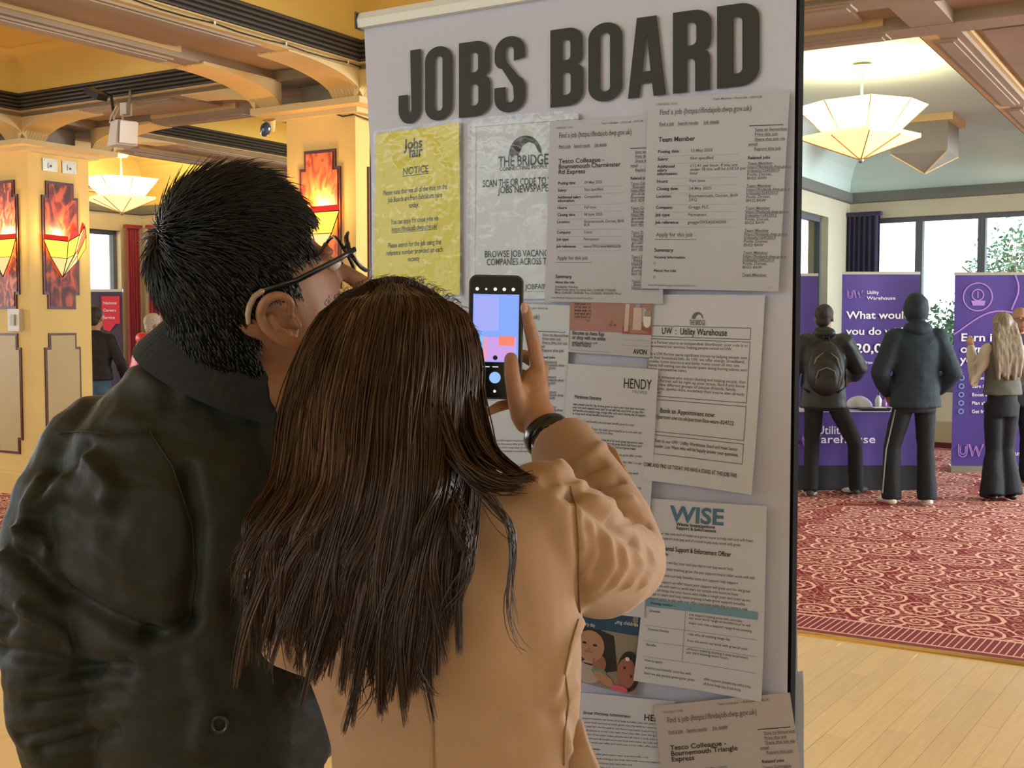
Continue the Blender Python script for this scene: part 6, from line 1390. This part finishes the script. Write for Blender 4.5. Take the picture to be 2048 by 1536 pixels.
ctrl.append(px2w(776 + S_ * 176 + rg.normal(0, 4, N), 715 + rg.normal(0, 5, N), 1.250 - .105 * q - .014 * lay))
cw1, cw2 = clump(13), clump(18); ya = 955 + (yend - 955) * .42
ctrl.append(px2w(760 + S_ * 196 + cw1 * .15, 830 + rg.normal(0, 6, N), 1.228 - .112 * q - .016 * lay))
ctrl.append(px2w(750 + S_ * 196 + cw1 * .45, 955 + rg.normal(0, 6, N), 1.178 - .092 * q - .018 * lay))
ctrl.append(px2w(724 + S_ * 202 + cw1 * .9, ya, 1.122 - .050 * q - .016 * lay))
ctrl.append(px2w(704 + S_ * 208 + cw1 + cw2 * .5, (ya + yend) / 2, 1.094 - .026 * q - .013 * lay))
ctrl.append(px2w(696 + S_ * 205 + cw1 + cw2 * 1.3, yend, 1.084 - .012 * q - .010 * lay))
C = np.stack(ctrl, axis=1)
K = 20; Ps = crom(C, K)
# gather each clump towards its tip, add waves
Pc = Ps.reshape(NC, NS, K, 3); mean = Pc.mean(axis=1, keepdims=True); w = np.linspace(0, 1, K)[None, None, :, None]; Pc = mean + (Pc - mean) * (1 - .55 * np.clip((w - .35) / .65, 0, 1) ** .8)
ph_ = rg.uniform(0, 6.28, (NC, 1, 1)); amp = .0060 * np.clip((np.linspace(0, 1, K) - .35) / .65, 0, 1)[None, None, :]
Pc[..., 0] += amp * np.sin(np.linspace(0, 7.5, K)[None, None, :] + ph_); Pc[..., 1] += amp * .5 * np.cos(np.linspace(0, 6, K)[None, None, :] + ph_)
Ps = Pc.reshape(N, K, 3) + rg.normal(0, .0012, (N, 1, 3)) * np.linspace(0, 1, K)[None, :, None]
rad = np.tile(np.interp(np.linspace(0, 1, K), [0, .1, .8, 1], [.0005, .0007, .0006, .0002]), (N, 1))
light = np.exp(-((S_ + .62) / .30) ** 2); rnd = np.clip(rg.rand(N) * .55 + np.repeat(rg.rand(NC), NS) * .25 + .16 * light, 0, 1)  # strands left of centre coloured lighter, a painted sheen
brownm = hair_mat('brown_hair', [(0, (.013, .005, .004)), (.45, (.031, .0125, .0085)), (.72, (.072, .032, .020)), (1, (.27, .17, .10))], .38, .45)
hair_object('hair_strands', Ps, rad, brownm, hw, rnd)
# locks flicked over the right shoulder, loose wisps, fly-away hairs
def wisps(paths, n, spread, r0, nm, jit=.004):
    out = []; 
    for pts in paths:
        c = np.array([px2w(np.array(float(a)), np.array(float(b_)), z) for a, b_, z in pts])[None]
        base = crom(c, 18)[0]
        for _ in range(n):
            o1 = rg.normal(0, spread, 3); ww = np.linspace(1, .35, 18)[:, None]; e_ = rg.uniform(.72, 1.0); ix = np.linspace(0, 17 * e_, 18); bs_ = np.stack([np.interp(ix, np.arange(18), base[:, a_]) for a_ in range(3)], axis=1); out.append(bs_ + o1 * ww + np.sin(np.linspace(0, 7, 18) + rg.rand() * 6)[:, None] * rg.normal(0, jit, 3))
    out = np.array(out); rr_ = np.tile(np.interp(np.linspace(0, 1, 18), [0, .7, 1], [r0, r0, r0 * .3]), (len(out), 1)); return hair_object(nm, out, rr_, brownm, hw, rg.rand(len(out)) * .7)
wisps([[(860, 600, 1.25), (935, 720, 1.215), (962, 830, 1.17), (985, 900, 1.15), (1030, 940, 1.11), (1078, 968, 1.08)], [(850, 600, 1.24), (925, 770, 1.18), (955, 880, 1.13), (1000, 935, 1.10), (1062, 965, 1.075)], [(840, 620, 1.22), (915, 850, 1.145), (960, 935, 1.09), (1015, 962, 1.075), (1070, 952, 1.08)], [(830, 650, 1.20), (900, 880, 1.11), (950, 950, 1.08), (1000, 975, 1.075), (1050, 978, 1.075)]], 90, .0048, .0008, 'shoulder_lock', .0015)
wisps([[(850, 860, 1.13), (950, 970, 1.078), (1010, 1040, 1.07), (1025, 1120, 1.065), (1018, 1210, 1.065), (1040, 1290, 1.065), (1082, 1310, 1.065)], [(860, 860, 1.13), (970, 1000, 1.078), (1028, 1080, 1.07), (1020, 1180, 1.065), (1030, 1250, 1.065)], [(830, 880, 1.12), (925, 1050, 1.075), (935, 1150, 1.065), (880, 1230, 1.065), (850, 1330, 1.065)], [(600, 1000, 1.10), (560, 1090, 1.12), (500, 1160, 1.13), (470, 1250, 1.14)], [(590, 960, 1.10), (540, 1060, 1.13), (480, 1120, 1.15), (455, 1200, 1.16)], [(640, 1150, 1.08), (560, 1230, 1.12), (535, 1310, 1.13), (545, 1370, 1.13)], [(720, 1200, 1.075), (745, 1300, 1.07), (740, 1380, 1.068), (700, 1450, 1.07)], [(840, 1200, 1.07), (820, 1300, 1.068), (850, 1370, 1.066), (885, 1400, 1.066)], [(620, 1050, 1.09), (600, 1180, 1.11), (570, 1260, 1.12), (580, 1330, 1.12)]], 9, .0030, .0006, 'loose_wisps')
pf = []
for _ in range(260):
    a = rg.uniform(-.9, 1.9); x0 = 785 + 165 * math.sin(a); y0 = 700 - 140 * math.cos(a); L_ = rg.uniform(5, 20); cz = 1.24 - .03 * rg.rand(); b_ = a + rg.normal(0, .7)
    pts = [(x0 - 6 * math.sin(a), y0 + 6 * math.cos(a), cz), (x0 + L_ * .5 * math.sin(b_), y0 - L_ * .5 * math.cos(b_), cz), (x0 + L_ * math.sin(b_ + .9) , y0 - L_ * math.cos(b_ + .9) * .8, cz)]
    pf.append(np.array([px2w(np.array(float(p)), np.array(float(q_)), z) for p, q_, z in pts]))
pf = crom(np.array(pf), 10); hair_object('flyaway_hairs', pf, np.full(pf.shape[:2], .00022), brownm, hw, rg.rand(len(pf)) * .8)
